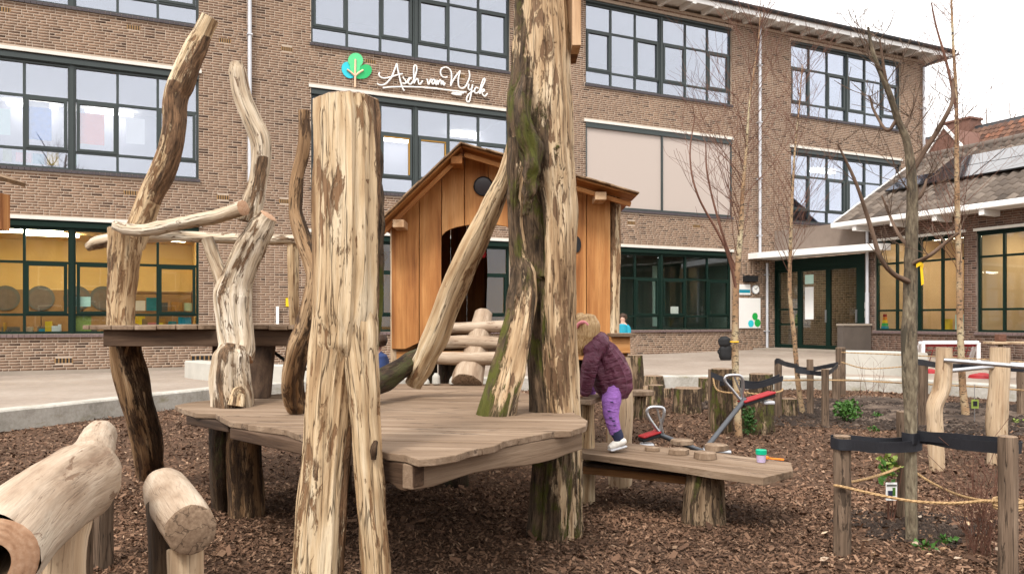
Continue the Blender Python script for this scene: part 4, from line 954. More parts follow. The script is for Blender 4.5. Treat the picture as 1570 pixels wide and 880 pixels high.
def clip_strip(poly, a, b, ax):
    """polygon cut to a <= coordinate ax <= b"""
    for sgn_, lim in ((1, a), (-1, b)):
        out = []
        for i in range(len(poly)):
            p, q = poly[i], poly[(i+1) % len(poly)]; dp = sgn_*(p[ax]-lim); dq = sgn_*(q[ax]-lim)
            if dp >= 0: out.append(p)
            if dp*dq < 0:
                k = dp/(dp-dq); out.append((p[0]+(q[0]-p[0])*k, p[1]+(q[1]-p[1])*k))
        poly = out
        if len(poly) < 3: return []
    return poly
def planks(poly, ang, width, z, th, parent, mat, gap=.005, jz=.003):
    """boards with the outline poly (world x, y), laid along angle ang"""
    u = Vector((math.cos(ang), math.sin(ang), 0)); v = Vector((-math.sin(ang), math.cos(ang), 0))
    q = [(p[0]*u.x+p[1]*u.y, p[0]*v.x+p[1]*v.y) for p in poly]; y = min(p[1] for p in q); top = max(p[1] for p in q)
    while y < top:
        w = width*rng.uniform(.88, 1.12); c = clip_strip(q, y, y+w-gap, 1); y += w
        if len(c) < 3: continue
        cc = [c[0]]
        for p in c[1:]:
            if math.hypot(p[0]-cc[-1][0], p[1]-cc[-1][1]) > .004: cc.append(p)
        if len(cc) < 3 or max(p[1] for p in cc)-min(p[1] for p in cc) < .015: continue
        mb = MB(); dz = rng.uniform(-jz, jz); mb.prism(cc, Zv*(z-th+dz), u, v, Zv, th, along=0); mb.build('plank', mat, parent, bevel=.004)

# ---------------------------------------------------------------- low deck
DZ = .75
def D(px, py, z=DZ): p = G(px, py, z); return (p.x, p.y)
deck_px = [(268,621),(283,628),(300,633),(330,634),(352,646),(385,651),(415,655),(440,658),(472,671),(500,675),(540,682),(571,687),(592,694),(620,697),(641,704),(668,702),(700,697),(720,690),(758,682),(775,675),(815,667),(850,661),(875,660),(898,653),(901,645),(880,632),(835,612),(790,598),(745,588),(670,587),(590,588),(480,600),(390,607),(300,615)]
dp = [D(*p) for p in deck_px]
deck = thing('play_deck', 'wavy-edged low wooden deck between the standing trunks', 'deck', (-.8, 5.0, 0))
planks(dp, math.radians(-7), .15, DZ, .032, deck, 'deckwood')
def edge_beam(a, b, z0, z1, mat, parent, th=.06, name='edge_beam', wav=0.0):
    a = Vector((*a, 0)); b = Vector((*b, 0)); u = (b-a).normalized(); L = (b-a).length; n = Vector((-u.y, u.x, 0)); mb = MB(); k = 10
    poly = [(L*i/k, z0+wav*mnoise.noise(Vector((i*.45, z0*9, 1)))) for i in range(k+1)]+[(L, z1), (0, z1)]
    mb.prism(poly, a, u, Zv, n, th, along=0); return mb.build(name, mat, parent, bevel=.006)
e0 = DZ-.034
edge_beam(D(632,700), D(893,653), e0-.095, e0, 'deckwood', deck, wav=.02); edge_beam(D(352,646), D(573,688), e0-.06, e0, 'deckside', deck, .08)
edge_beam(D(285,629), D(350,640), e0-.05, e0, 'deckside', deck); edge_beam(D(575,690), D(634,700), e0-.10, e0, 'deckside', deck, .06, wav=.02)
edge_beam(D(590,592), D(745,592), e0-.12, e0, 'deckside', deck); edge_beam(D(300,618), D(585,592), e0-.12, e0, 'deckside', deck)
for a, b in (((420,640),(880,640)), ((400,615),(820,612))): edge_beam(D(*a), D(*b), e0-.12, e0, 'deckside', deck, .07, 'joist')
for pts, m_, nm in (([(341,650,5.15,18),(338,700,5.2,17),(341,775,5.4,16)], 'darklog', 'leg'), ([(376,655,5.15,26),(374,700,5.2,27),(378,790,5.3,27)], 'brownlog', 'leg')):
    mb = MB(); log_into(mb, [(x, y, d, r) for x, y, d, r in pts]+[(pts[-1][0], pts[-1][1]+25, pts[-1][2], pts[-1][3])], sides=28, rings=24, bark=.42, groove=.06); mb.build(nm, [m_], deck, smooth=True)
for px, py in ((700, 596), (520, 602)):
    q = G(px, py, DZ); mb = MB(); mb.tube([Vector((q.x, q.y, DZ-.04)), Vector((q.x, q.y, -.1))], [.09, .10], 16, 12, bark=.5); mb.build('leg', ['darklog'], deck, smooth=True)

# ---------------------------------------------------------------- forked trunk in the foreground
base = P(520, 960, 3.3); base.z = 0
fork = thing('forked_trunk', 'thick pale barkless forked trunk standing before the deck corner', 'trunk', base)
strip = lambda th, s: .66*max(0, math.cos(th-.05))**8+.16*max(0, math.cos(th-1.75))**4*(.25 < s < .62)+.26*max(0, math.cos(th-2.9))**3+.06
mb = MB(); log_into(mb, [(531,154,3.3,45),(533,200,3.3,47.5),(533,300,3.3,49),(533,400,3.3,50),(531,470,3.3,49.5),(529,520,3.3,44),(530,555,3.31,30),(532,590,3.32,6)], sides=80, rings=130, lump=.04, groove=.065, fine=.022, gf=1.8, seed=2, bark=strip, capmi=1, caps=(True, False))
log_into(mb, [(522,430,3.32,34),(518,500,3.3,37.5),(508,590,3.3,37),(499,700,3.29,35.5),(491,800,3.28,36.5),(485,900,3.26,38),(480,985,3.25,40)], sides=60, rings=130, lump=.05, groove=.07, fine=.025, gf=1.8, seed=5, bark=lambda th, s: .6*max(0, math.cos(th))**5+.16, capmi=1, caps=(False, True))
log_into(mb, [(545,400,3.31,28),(550,490,3.28,30),(556,580,3.26,25),(564,700,3.26,22),(571,790,3.26,21.5),(577,880,3.26,21.5),(582,985,3.26,23)], sides=44, rings=110, lump=.06, groove=.07, fine=.025, gf=1.5, seed=9, bark=lambda th, s: .3*max(0, math.cos(th))**6+.16, capmi=1, caps=(False, True))
mb.build('trunk', ['peeled', 'endgrain'], fork, smooth=True)
mb = MB(); log_into(mb, [(571,190,3.33,10),(576,300,3.33,12),(577,400,3.33,12),(575,480,3.33,11),(571,560,3.33,8)], sides=16, rings=70, lump=.2, groove=.2, fine=.12, seed=3, bark=.8); mb.build('bark_strip', ['trunk'], fork, smooth=True)
mb = MB(); mb.tube([P(577,676,3.22), P(574,690,3.2), P(572,704,3.2)], [.008,.015,.010], 14, 16, .3, .3, .1, bark=.9); mb.build('bark_lump', ['brownlog'], fork, smooth=True)

# ---------------------------------------------------------------- great hollow trunk through the deck
base = P(850, 825, 4.75); base.z = 0
hol = thing('hollow_trunk', 'tall mossy hollow tree trunk with flared root standing through the deck', 'trunk', base)
bk = lambda th, s: max(0, min(1, .03+(1.0*max(0, math.cos(th-2.8))**1.7 if s > .2 else .55*max(0, math.cos(th-2.9))**2)+(.42 if s > .80 else 0)+(.5*math.exp(-((s-.335)/.05)**2)*max(0, math.cos(th-2.0)))))
mb = MB(); log_into(mb, [(829,-90,4.85,38),(829,0,4.85,40),(830,90,4.85,44),(829,180,4.85,49),(831,250,4.85,49),(840,320,4.85,42.5),(843,400,4.85,39.5),(846,500,4.85,37),(850,600,4.85,35),(853,640,4.85,34.5),(854,700,4.84,36),(852,780,4.82,38),(850,830,4.8,41),(849,868,4.8,44)], sides=84, rings=190, lump=.045, groove=.07, fine=.025, gf=1.7, seed=4, bark=bk, capmi=1, dent=lambda th, s: 1-.72*math.exp(-((th-2.25)/.42)**2)*(1/(1+math.exp(-(s-.385)*90)))*(1/(1+math.exp((s-(.56))*60)))-.4*math.exp(-((th-2.5)/.35)**2)*(.54 < s < .76))
mb.build('trunk', ['trunk', 'endgrain'], hol, smooth=True)
mb = MB(); log_into(mb, [(795,215,4.80,16),(792,270,4.78,14),(790,330,4.80,10),(795,390,4.80,12),(803,425,4.78,18),(800,470,4.74,21),(788,530,4.70,24),(775,585,4.66,26),(764,632,4.62,28),(760,650,4.62,29)], sides=40, rings=110, lump=.12, groove=.16, fine=.05, seed=6, bark=lambda th, s: .72+.3*math.cos(th-3.4)-.85*math.exp(-((s-.70)/.13)**2)*max(0, math.cos(th-1.4))**4); mb.build('root', ['trunk'], hol, smooth=True)
mb = MB(); log_into(mb, [(818,440,4.95,10),(818,480,4.90,14),(823,540,4.84,14),(828,600,4.80,15),(831,645,4.78,17)], sides=30, rings=80, lump=.1, groove=.16, fine=.05, seed=8, bark=.85); mb.build('inner_bark', ['trunk'], hol, smooth=True)
mb = MB(); log_into(mb, [(806,120,4.62,8),(800,160,4.6,14),(806,210,4.6,17),(815,245,4.6,15),(812,290,4.62,10),(806,330,4.66,5)], sides=20, rings=50, lump=.3, groove=.2, fine=.15, seed=12, bark=1.0); mb.build('moss_bark', ['trunk'], hol, smooth=True)
# wooden posts of a box fixed high on the trunk
hb = thing('hanging_wooden_box', 'pair of planed timber boards fixed high on the tall trunk', 'box', P(880, 80, 4.9))
for x0, x1, y1, d in ((863, 877, 51, 4.85), (877.5, 891, 70, 4.7)):
    a = P(x0, y1, d); b = P(x1, -120, d); mb = MB(); mb.box(a.x, b.x, d, d+.16, a.z, b.z, long=2); mb.build('board', 'rawplank', hb, bevel=.004)
a = P(866, 50, 4.9); b = P(889, -120, 4.9); mb = MB(); mb.box(a.x, b.x, 4.95, 5.2, a.z-.1, b.z, long=2); mb.build('board', 'orange_dark', hb, bevel=.004)

# leaning barkless pole and the dark branch it rests on
log_thing('leaning_pole', 'pale barkless pole leaning from the hollow trunk down to the deck', 'pole', [(789,212,4.95,10),(778,262,5.0,13),(750,325,5.1,17),(722,385,5.2,19.5),(695,445,5.35,20),(670,510,5.5,20.5),(648,560,5.6,17.5),(634,589,5.65,13)], ['peeled', 'endgrain_fresh'], sides=36, rings=90, lump=.06, groove=.05, fine=.02, seed=11, bark=lambda th, s: .75*max(0, math.cos(th+.1))**2*(1-s)+.10)
log_thing('dark_branch', 'dark mossy branch lying from the leaning pole to the forked trunk', 'branch', [(655,538,5.75,10),(625,558,5.6,15),(598,577,5.4,17),(570,592,5.2,17),(540,610,5.0,16)], ['darklog', 'endgrain'], sides=24, rings=50, lump=.08, groove=.1, fine=.04, seed=13, bark=.6, base=P(560, 600, 5.2))

# ---------------------------------------------------------------- upper platform on the left
upz = 1.262
up = thing('upper_platform', 'small raised dark wooden platform on a leaning brown leg', 'platform', P(195, 700, 5.9))
UPP = [(-2.93,5.45),(-2.55,5.40),(-2.28,5.38),(-2.08,5.40),(-2.0,5.46),(-1.97,5.62),(-1.82,5.62),(-1.79,5.5),(-1.5,5.48),(-1.38,5.5),(-1.35,6.7),(-2.8,6.8)]
planks(UPP, math.radians(88), .15, upz, .03, up, 'deckwood')
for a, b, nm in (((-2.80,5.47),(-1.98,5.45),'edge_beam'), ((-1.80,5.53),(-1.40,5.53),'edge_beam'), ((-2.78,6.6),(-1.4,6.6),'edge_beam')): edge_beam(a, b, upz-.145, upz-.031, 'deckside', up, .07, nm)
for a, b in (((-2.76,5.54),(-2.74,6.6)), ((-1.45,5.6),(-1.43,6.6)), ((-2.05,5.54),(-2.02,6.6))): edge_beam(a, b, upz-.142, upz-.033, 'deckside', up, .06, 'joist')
mb = MB(); log_into(mb, [(192,505,5.75,23),(195,545,5.85,23),(207,600,5.95,24),(220,650,6.1,23),(228,690,6.25,22),(229,725,6.55,20),(230,760,6.6,20)], sides=32, rings=60, lump=.07, groove=.06, seed=15, bark=lambda th, s: .42+.2*math.cos(th)); mb.build('leg', ['brownlog'], up, smooth=True)
pa, pb = P(378, 524, 5.75), P(420, 524, 5.75); pc, pd = P(412, 610, 5.6), P(384, 612, 5.6); pc.z = pd.z = DZ
mb = MB(); mb.add([pd, pc, pb, pa]+[p+Yv*.06 for p in (pd, pc, pb, pa)], [(0,1,2,3),(7,6,5,4),(0,4,5,1),(1,5,6,2),(2,6,7,3),(3,7,4,0)]); mb.build('panel_leg', 'deckside', up, bevel=.005)
mb = MB(); a = P(325, 522, 5.6); b = P(350, 560, 5.6); mb.box(a.x, b.x, 5.6, 5.7, b.z, a.z+.0, long=2); mb.build('bracket', 'deckside', up, bevel=.005)
mb = MB(); mb.tube([P(420,540,5.8), P(445,557,5.8), P(470,566,5.85)], [.012]*3, 8, 8, 0, 0, 0); mb.build('brace', 'black', up)

# tall bent trunk
base = P(188, 495, 5.75)
t1 = thing('tall_bent_trunk', 'tall bent brown and pale trunk rising from the upper platform', 'trunk', base)
mb = MB(); log_into(mb, [(322,28,5.75,13.5),(312,48,5.75,14),(296,82,5.75,17),(279,125,5.75,19),(270,150,5.75,17.5),(267,195,5.75,17),(262,225,5.75,17.5),(246,268,5.75,18),(229,305,5.75,17.5),(214,345,5.75,18),(200,375,5.75,20)], sides=36, rings=110, lump=.07, groove=.07, fine=.03, seed=17, bark=lambda th, s: .75*max(0, math.cos(th-.35))*(1 if .08 < s < .8 else .4)+(.42 if .30 < s < .60 else .06), capmi=1)
mb.build('upper_trunk', ['peeled', 'endgrain'], t1, smooth=True)
mb = MB(); log_into(mb, [(193,352,5.72,26),(191,380,5.72,24),(188,420,5.72,21.5),(185,460,5.72,20),(184,497,5.72,20),(184,512,5.72,20)], sides=36, rings=60, lump=.06, groove=.06, fine=.025, seed=19, bark=lambda th, s: .17+.25*max(0, math.cos(th-2.6)), capmi=1); mb.build('lower_trunk', ['peeled', 'endgrain'], t1, smooth=True)
# pale bent trunk
base = P(357, 622, 5.1)
t2 = thing('pale_bent_trunk', 'crooked whitish trunk with a sawn side stub standing on the low deck', 'trunk', base)
mb = MB(); log_into(mb, [(363,97,5.3,10),(365,115,5.3,14),(372,150,5.3,14.5),(386,185,5.3,15),(399,215,5.3,16),(401,240,5.3,15),(396,275,5.3,14.5),(388,310,5.3,17),(381,340,5.3,19)], sides=32, rings=90, lump=.06, groove=.04, fine=.02, seed=21, bark=lambda th, s: .05+.5*(s > .6)*max(0, math.cos(th-1.2))**2, capmi=1); mb.build('upper_trunk', ['peeled_grey', 'endgrain'], t2, smooth=True)
mb = MB(); log_into(mb, [(412,331,5.2,13),(398,352,5.22,18),(380,385,5.25,22),(366,420,5.28,23),(357,455,5.3,28),(359,495,5.28,27),(364,530,5.25,25),(360,550,5.2,25)], sides=40, rings=90, lump=.08, groove=.08, fine=.03, seed=23, bark=lambda th, s: .16+.25*max(0, math.cos(th-2.9)), capmi=1); mb.build('middle_trunk', ['peeled_grey', 'endgrain_fresh'], t2, smooth=True)
mb = MB(); log_into(mb, [(357,530,5.12,17),(354,550,5.1,26),(353,585,5.1,30),(356,610,5.1,31),(357,630,5.1,31)], sides=40, rings=60, lump=.08, groove=.10, fine=.03, seed=25, bark=lambda th, s: .5*max(0, math.cos(th-1.6))**2+.1, capmi=1); mb.build('foot', ['peeled_grey', 'endgrain'], t2, smooth=True)
mb = MB(); log_into(mb, [(318,366,5.35,10),(330,400,5.35,10),(345,440,5.32,12)], sides=18, rings=24, seed=27, bark=.1, capmi=1); mb.build('side_branch', ['peeled_grey', 'endgrain'], t2, smooth=True)
mb = MB(); log_into(mb, [(372,612,5.0,6),(365,600,5.0,10),(360,622,4.98,12)], sides=16, rings=16, lump=.3, seed=28, bark=.3, capmi=1); mb.build('knot', ['peeled', 'endgrain'], t2, smooth=True)
# rails
log_thing('upper_rail', 'grey knobbly rail log with sawn end between the bent trunks', 'rail', [(178,346,5.55,8),(196,352,5.5,9),(230,352,5.4,9.5),(285,341,5.3,9.5),(340,330,5.2,11),(373,319,5.1,12)], ['peeled_grey', 'endgrain_fresh'], sides=24, rings=60, lump=.08, groove=.06, seed=29, bark=.08, base=P(195, 352, 5.5))
log_thing('rear_rail', 'long weathered rail log with split end behind the bent trunks', 'rail', [(134,380,5.95,6),(150,373,5.95,10),(185,367,5.95,9),(260,363,5.95,8),(330,365,5.9,8),(400,368,5.85,7.5),(470,367,5.8,7)], ['peeled_grey', 'endgrain'], sides=20, rings=60, lump=.08, groove=.08, seed=31, bark=.1, base=P(185, 367, 5.95))
log_thing('slim_post', 'slim rough post carrying the rear rail behind the twisted pole', 'post', [(449,362,5.85,8),(450,400,5.85,9),(450,450,5.85,8),(452,490,5.85,8),(452,500,5.85,8)], ['peeled', 'endgrain'], sides=18, rings=40, lump=.1, groove=.1, seed=33, bark=.25)
log_thing('twisted_pole', 'twisted dark brown pole standing on the deck beside the forked trunk', 'pole', [(467,170,4.3,8),(467,205,4.3,9),(465,235,4.3,9.5),(455,275,4.3,10),(453,320,4.3,10),(463,360,4.3,12),(480,400,4.3,15),(487,430,4.3,17),(478,480,4.35,19),(460,530,4.4,18),(449,575,4.5,17),(450,610,4.6,16),(456,634,4.68,12)], ['brownlog', 'endgrain'], sides=30, rings=130, lump=.10, groove=.10, fine=.04, seed=35, bark=lambda th, s: .28+.3*max(0, math.cos(th-.2))*(s > .2), base=P(456, 634, 4.68))
mb = MB()

# ---------------------------------------------------------------- foreground bench logs
b1 = thing('large_bench_log', 'large smooth pale bench log with hollow sawn end on stub legs', 'log', (P(60, 850, 2.3).x, 2.5, 0))
mb = MB(); pts, rad = [P(-24,864,1.95), P(28,808,2.2), P(80,766,2.5), P(118,742,2.75), P(130,730,2.95), P(138,706,3.3), P(146,686,3.7), P(153,668,4.1)], [.125,.120,.121,.131,.122,.088,.085,.082]
mb.tube(pts, rad, 64, 120, .035, .02, .008, seed=37, bark=.0, caps=(False, True), mi=0, capmi=1)
T = (pts[0]-pts[1]).normalized(); U = Xv-T*Xv.dot(T); U.normalize(); W_ = T.cross(U); vs_ = []; fs = []
for k, (r, dpt) in enumerate(((.121, 0), (.113, .006), (.060, .008), (.052, -.05), (.030, -.22))):
    for j in range(32): a = 2*PI*j/32; q = pts[0]+(U*math.cos(a)+W_*math.sin(a))*r*(1+.05*math.sin(3*a))+T*dpt; vs_.append(q)
for k in range(4):
    for j in range(32): fs.append((k*32+j, k*32+(j+1)%32, (k+1)*32+(j+1)%32, (k+1)*32+j))
fs.append(tuple(128+j for j in range(32)))
mb.add(vs_, fs, [((p-pts[0]).dot(U), (p-pts[0]).dot(W_), 0) for p in vs_], mi=[1]*64+[2]*65)
mb.build('log', ['smoothlog', 'endgrain_fresh', 'darklog'], b1, smooth=True)
for pts_, r_, m_ in (([P(104,795,2.66), P(94,860,2.62), P(84,935,2.6)], .075, 'palepost'), ([P(128,760,2.95), P(127,800,2.95), P(126,850,2.95)], .035, 'stake'), ([P(150,680,4.2), P(151,740,4.2), P(152,850,4.2)], .07, 'stake')):
    pts_[-1].z = min(pts_[-1].z, -.05); mb = MB(); mb.tube(pts_, [r_]*3, 24, 24, .04, .04, .02, bark=.1); mb.build('leg', [m_], b1, smooth=True)
b2 = thing('short_bench_log', 'short greyish log lying on stub posts with pointed sawn end', 'log', (P(285, 860, 2.95).x, 3.1, 0))
mb = MB(); mb.tube([P(293,812,2.86), P(282,795,3.0), P(270,775,3.25), P(258,757,3.55), P(253,750,3.7)], [.088,.094,.098,.102,.098], 48, 60, .025, .02, .006, seed=39, bark=0, capmi=1); mb.build('log', ['smoothlog', 'endgrain'], b2, smooth=True)
for pts_, r_, m_ in (([P(285,840,2.98), P(286,900,2.96), P(287,1000,2.95)], .062, 'palepost'), ([P(248,770,3.3), P(250,840,3.22), P(252,960,3.2)], .055, 'darklog')):
    pts_[-1].z = -.05; mb = MB(); mb.tube(pts_, [r_]*3, 20, 20, .04, .05, .02, bark=.15); mb.build('leg', [m_], b2, smooth=True)

# ---------------------------------------------------------------- playhouse
HD = 7.3                                      # distance of its front wall
def hx(px, d=HD): return (px-CX)/F*d
def hzz(py, d=HD): return ZC-(py-H0)/F*d
ph = thing('wooden_playhouse', 'orange-brown wooden playhouse with crooked gable roof and arched doorway', 'playhouse', (hx(770), HD+.8, 0))
ax_, az_ = hx(712), hzz(238); lx, lz = hx(600), hzz(344); rx, rz = hx(948), hzz(300)
def roof_z(x): return lz+(az_-lz)*(x-lx)/(ax_-lx) if x < ax_ else az_+(rz-az_)*(x-ax_)/(rx-ax_)
dl, dr_, dtop, dspr = hx(677), hx(803), hzz(344), hzz(364)
def arch(x): k = (x-(dl+dr_)/2)/((dr_-dl)/2); return dspr+(dtop-dspr)*math.sqrt(max(0, 1-k*k))
def low_front(x): return hzz(535)+.10*max(0, math.sin((x-lx)*5.2-.7)) if x < dl else hzz(540)
def board_wall(x0, x1, y, th, top, bot, mat, parent, wmin, wmax, name='board', skip=None):
    x = x0
    while x < x1-.02:
        w = min(rng.uniform(wmin, wmax), x1-x)
        if x < dl < x+w and skip: w = dl-x
        elif x < dr_ < x+w and skip: w = dr_-x
        w = max(w, .03); k = 6; xs_ = [x+.003+(w-.006)*i/k for i in range(k+1)]
        poly = [(q, bot(q)) for q in xs_]+[(q, top(q)) for q in reversed(xs_)]
        if min(top(q)-bot(q) for q in xs_) > .02:
            mb = MB(); mb.prism(poly, Yv*(y+rng.uniform(-.004, .004)), Xv, Zv, Yv, th); mb.build(name, mat, parent, bevel=.004)
        x += w
fw = MB(); fw.box(lx+.01, rx-.05, HD+.031, HD+.075, hzz(552), hzz(539)); front = fw.build('front_wall', 'orange', ph, bevel=.004)
inside = lambda x: dl-.001 <= x <= dr_+.001
board_wall(lx, rx-.07, HD, .03, lambda x: roof_z(x)-.02, lambda x: arch(x) if inside(x) else low_front(x), 'orange', front, .17, .26, skip=True)
# round window
cxw, czw, rw = hx(741), hzz(286), .082
mb = MB(); mb.prism([(cxw+rw*math.cos(2*PI*i/32), czw+rw*math.sin(2*PI*i/32)) for i in range(32)], Yv*(HD-.008), Xv, Zv, Yv, -.006); rwn = mb.build('round_window', 'portglass', front)
mb = MB(); mb.tube([Vector((cxw+rw*math.cos(2*PI*i/24), HD-.010, czw+rw*math.sin(2*PI*i/24))) for i in range(25)], [.008]*25, 6, 49, 0, 0, 0, caps=(False, False)); mb.build('rim', 'black', rwn, smooth=True)
mb = MB(); mb.prism([(hx(884)+.04*math.cos(2*PI*i/20), hzz(375)+.075*math.sin(2*PI*i/20)) for i in range(20)], Yv*(HD-.008), Xv, Zv, Yv, -.004); mb.build('peep_hole', 'black', front)
# corner log, floor, back and side walls
mb = MB(); mb.tube([Vector((hx(944), HD+.04, hzz(298))), Vector((hx(943), HD+.04, hzz(400))), Vector((hx(941), HD+.04, hzz(520))), Vector((hx(941), HD+.04, 0))], [.05,.055,.055,.06], 24, 60, .06, .06, .03, seed=41, bark=side(2.9, 1, .05)); mb.build('corner_post', ['peeled'], ph, smooth=True)
mb = MB(); mb.tube([Vector((lx+.015, HD+.05, hzz(350))), Vector((lx+.02, HD+.05, 0))], [.03,.035], 16, 20, .06, .06, .03, seed=42, bark=.1); mb.build('corner_post', ['palepost'], ph, smooth=True)
BD = HD+1.75
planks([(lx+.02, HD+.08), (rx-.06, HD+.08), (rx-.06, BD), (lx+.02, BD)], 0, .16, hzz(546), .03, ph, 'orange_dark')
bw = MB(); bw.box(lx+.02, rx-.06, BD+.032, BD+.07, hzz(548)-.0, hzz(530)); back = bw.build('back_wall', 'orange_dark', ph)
x = lx+.01
ox0, ox1 = hx(748, BD), hx(800, BD)
while x < rx-.08:
    w = rng.uniform(.15, .22)
    if x < ox0 < x+w: w = ox0-x
    if ox0-.001 <= x < ox1: x = ox1; continue
    mb = MB(); kx = [x+.003+(w-.006)*i/4 for i in range(5)]; wob = (.06 if abs(x+w-ox0) < .01 else 0)
    left = [(x+.003, roof_z(x+.003)-.02), (x+.003, hzz(546))]; right = [(x+w-.003-wob*(.5+.5*math.sin(i*1.1)), hzz(546)+(roof_z(x+w)-.02-hzz(546))*i/8) for i in range(9)]
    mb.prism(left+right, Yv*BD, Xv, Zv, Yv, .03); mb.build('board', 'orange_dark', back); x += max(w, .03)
for xw, zz_, nm in ((lx+.012, lz, 'side_wall'), (rx-.10, rz, 'side_wall')):
    mb = MB(); mb.box(xw, xw+.03, HD+.076, BD-.002, hzz(546), zz_-.02); sw = mb.build(nm, 'orange', ph)
    for k in range(8): mb = MB(); a = HD+.08+(BD-HD-.09)*k/8; sx = xw-.022 if xw < 0 else xw+.032; mb.box(sx, sx+.02, a, a+(BD-HD-.09)/8-.006, hzz(548), zz_-.03, long=2); mb.build('board', 'orange', sw)
for px, y in ((655, HD+.3), (690, HD+.3), (900, HD+.3), (660, BD-.2), (900, BD-.2)):
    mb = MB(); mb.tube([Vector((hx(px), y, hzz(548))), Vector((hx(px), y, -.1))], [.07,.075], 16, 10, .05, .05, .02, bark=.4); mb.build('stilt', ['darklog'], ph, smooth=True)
# roof: boards along the ridge
def slope(xa, za, xb, zb, n, label):
    a = Vector((xa, 0, za)); b = Vector((xb, 0, zb)); u = (b-a).normalized(); L = (b-a).length; nrm = Vector((-u.z, 0, u.x)); nrm = nrm if nrm.z > 0 else -nrm
    rp = MB(); rp.frame_box(Vector((xa, HD-.30, za)), u, Yv, nrm, L, BD-HD+.5, .014, 0, 0); r_ = rp.build(label, 'orange', ph)
    for i in range(n):
        y0 = HD-.36+rng.uniform(-.015, .015); w = L/n; mb = MB(); mb.frame_box(Vector((xa, y0, za))+u*(w*i-.02)+nrm*(.015+.004*(i % 2)), u, Yv, nrm, w+.03, BD-HD+.58+rng.uniform(-.02, .02), .014, 0, 1); mb.build('board', 'roofwood', r_, bevel=.003)
    return r_
slope(ax_-.006, az_+.012, hx(590), hzz(352)-.0, 6, 'roof_slope'); slope(ax_+.0, az_+.012, hx(968), hzz(312)+.02, 7, 'roof_slope')
for px, py in ((611, 343), (921, 301), (700, 246)):
    mb = MB(); q = Vector((hx(px, HD-.25), HD-.27, hzz(py, HD-.25))); mb.box(q.x-.05, q.x+.05, HD-.27, BD+.2, q.z-.035, q.z+.035, long=1); mb.build('purlin', 'rawplank' if px != 700 else 'orange', ph, bevel=.005)
for xa, za, xb, zb, nm in ((ax_-.01, az_-.005, hx(592), hzz(352)-.02, 'rafter'), (ax_+.01, az_-.005, hx(962), hzz(313)-.0, 'rafter')):
    mb = MB(); mb.beam((xa, HD-.20, za-.035), (xb, HD-.20, zb-.035), .03, .04, up=(0,0,1)); mb.build(nm, 'orange', ph, bevel=.004)
# ledge outside on the right
la, lb_ = hx(935, 7.1), hx(972, 7.1)
mb = MB(); mb.box(la, lb_, 7.0, 7.32, hzz(516, 7.1), hzz(511, 7.1), long=0); lg = mb.build('ledge', 'deckwood', ph, bevel=.004)
mb = MB(); mb.box(la, hx(965, 7.1), 7.05, 7.3, hzz(541, 7.1), hzz(516, 7.1)-.002, long=0); mb.build('ledge_front', 'orange', lg, bevel=.004)
mb = MB(); mb.box(la+.03, hx(962, 7.1), 7.1, 7.3, 0, hzz(541, 7.1)-.002, long=2); mb.build('ledge_support', 'orange_dark', lg)
# ornament hung in the doorway
log_thing('hanging_bauble', 'small red bauble hanging in the dark playhouse doorway', 'ornament', [(741,384,7.6,1.5),(741,386,7.6,4),(741,390,7.6,5),(741,394,7.6,4),(741,396,7.6,1)], ['redrubber', 'redrubber'], sides=12, rings=14, lump=0, groove=0, fine=0)
# log ladder up to the doorway
ld = thing('log_ladder', 'short log ladder with three round rungs up to the playhouse door', 'ladder', P(718, 585, 6.75))
mb = MB(); log_into(mb, [(741,482,7.25,14),(736,510,7.1,17),(728,545,6.95,19),(719,575,6.8,24),(716,590,6.72,24)], sides=28, rings=36, lump=.05, groove=.05, seed=43, bark=.08, capmi=1); mb.build('stem', ['smoothlog', 'endgrain'], ld, smooth=True)
for pts in ([(691,503,7.08,8.5),(735,502,7.06,9),(776,500,7.04,9)], [(672,525,6.95,10),(725,524,6.93,10),(783,527,6.9,9)], [(660,549,6.82,9.5),(720,550,6.8,10.5),(776,549,6.78,10.5)]):
    mb = MB(); log_into(mb, pts, sides=22, rings=24, lump=.04, groove=.04, seed=pts[0][0], bark=.06, capmi=1); mb.build('rung', ['smoothlog', 'endgrain'], ld, smooth=True)
for i, (px, h) in enumerate(((653, 11), (669, 18), (695, 13))):      # pale rounded pegs by the ladder
    log_thing('deck_peg', ['small pale peg at the deck edge beside the ladder foot', 'broad rounded pale peg on the deck under the playhouse', 'pale peg close to the ladder foot'][i], 'peg', [(px, 590-h, 6.75, 3),(px, 592-h+4, 6.75, 6),(px, 588, 6.75, 6.5)], ['concrete', 'concrete'], sides=14, rings=10, lump=.05, groove=0, fine=0)
# ---------------------------------------------------------------- low bench, step and posts on the right of the deck
BZ = .38
bn = thing('plank_bench', 'low grey plank bench on a stump post with a second plank beneath', 'bench', (G(1090, 810).x, 5.0, 0))
bp = [D(*p, BZ) for p in [(888,677),(960,678),(1030,686),(1100,693),(1213,709),(1216,721),(1170,732),(1095,722),(1045,714),(1000,708),(940,700),(893,694)]]
ang = math.atan2(bp[4][1]-bp[0][1], bp[4][0]-bp[0][0]); planks(bp, ang, .17, BZ, .045, bn, 'deckwood', gap=.004, jz=.002)
mb = MB(); q = G(1090, 812); mb.tube([Vector((q.x, 5.08, BZ-.046)), Vector((q.x-.005, 5.09, .15)), Vector((q.x, 5.10, -.06))], [.112,.125,.14], 36, 30, .05, .06, .03, seed=51, bark=.35); mb.build('leg', ['stump'], bn, smooth=True)
mb = MB(); q = P(901, 720, 5.95); mb.tube([Vector((q.x, 5.95, BZ-.046)), Vector((q.x, 5.95, -.06))], [.055,.06], 18, 14, .05, .06, .03, seed=52, bark=.3); mb.build('leg', ['stump'], bn, smooth=True)
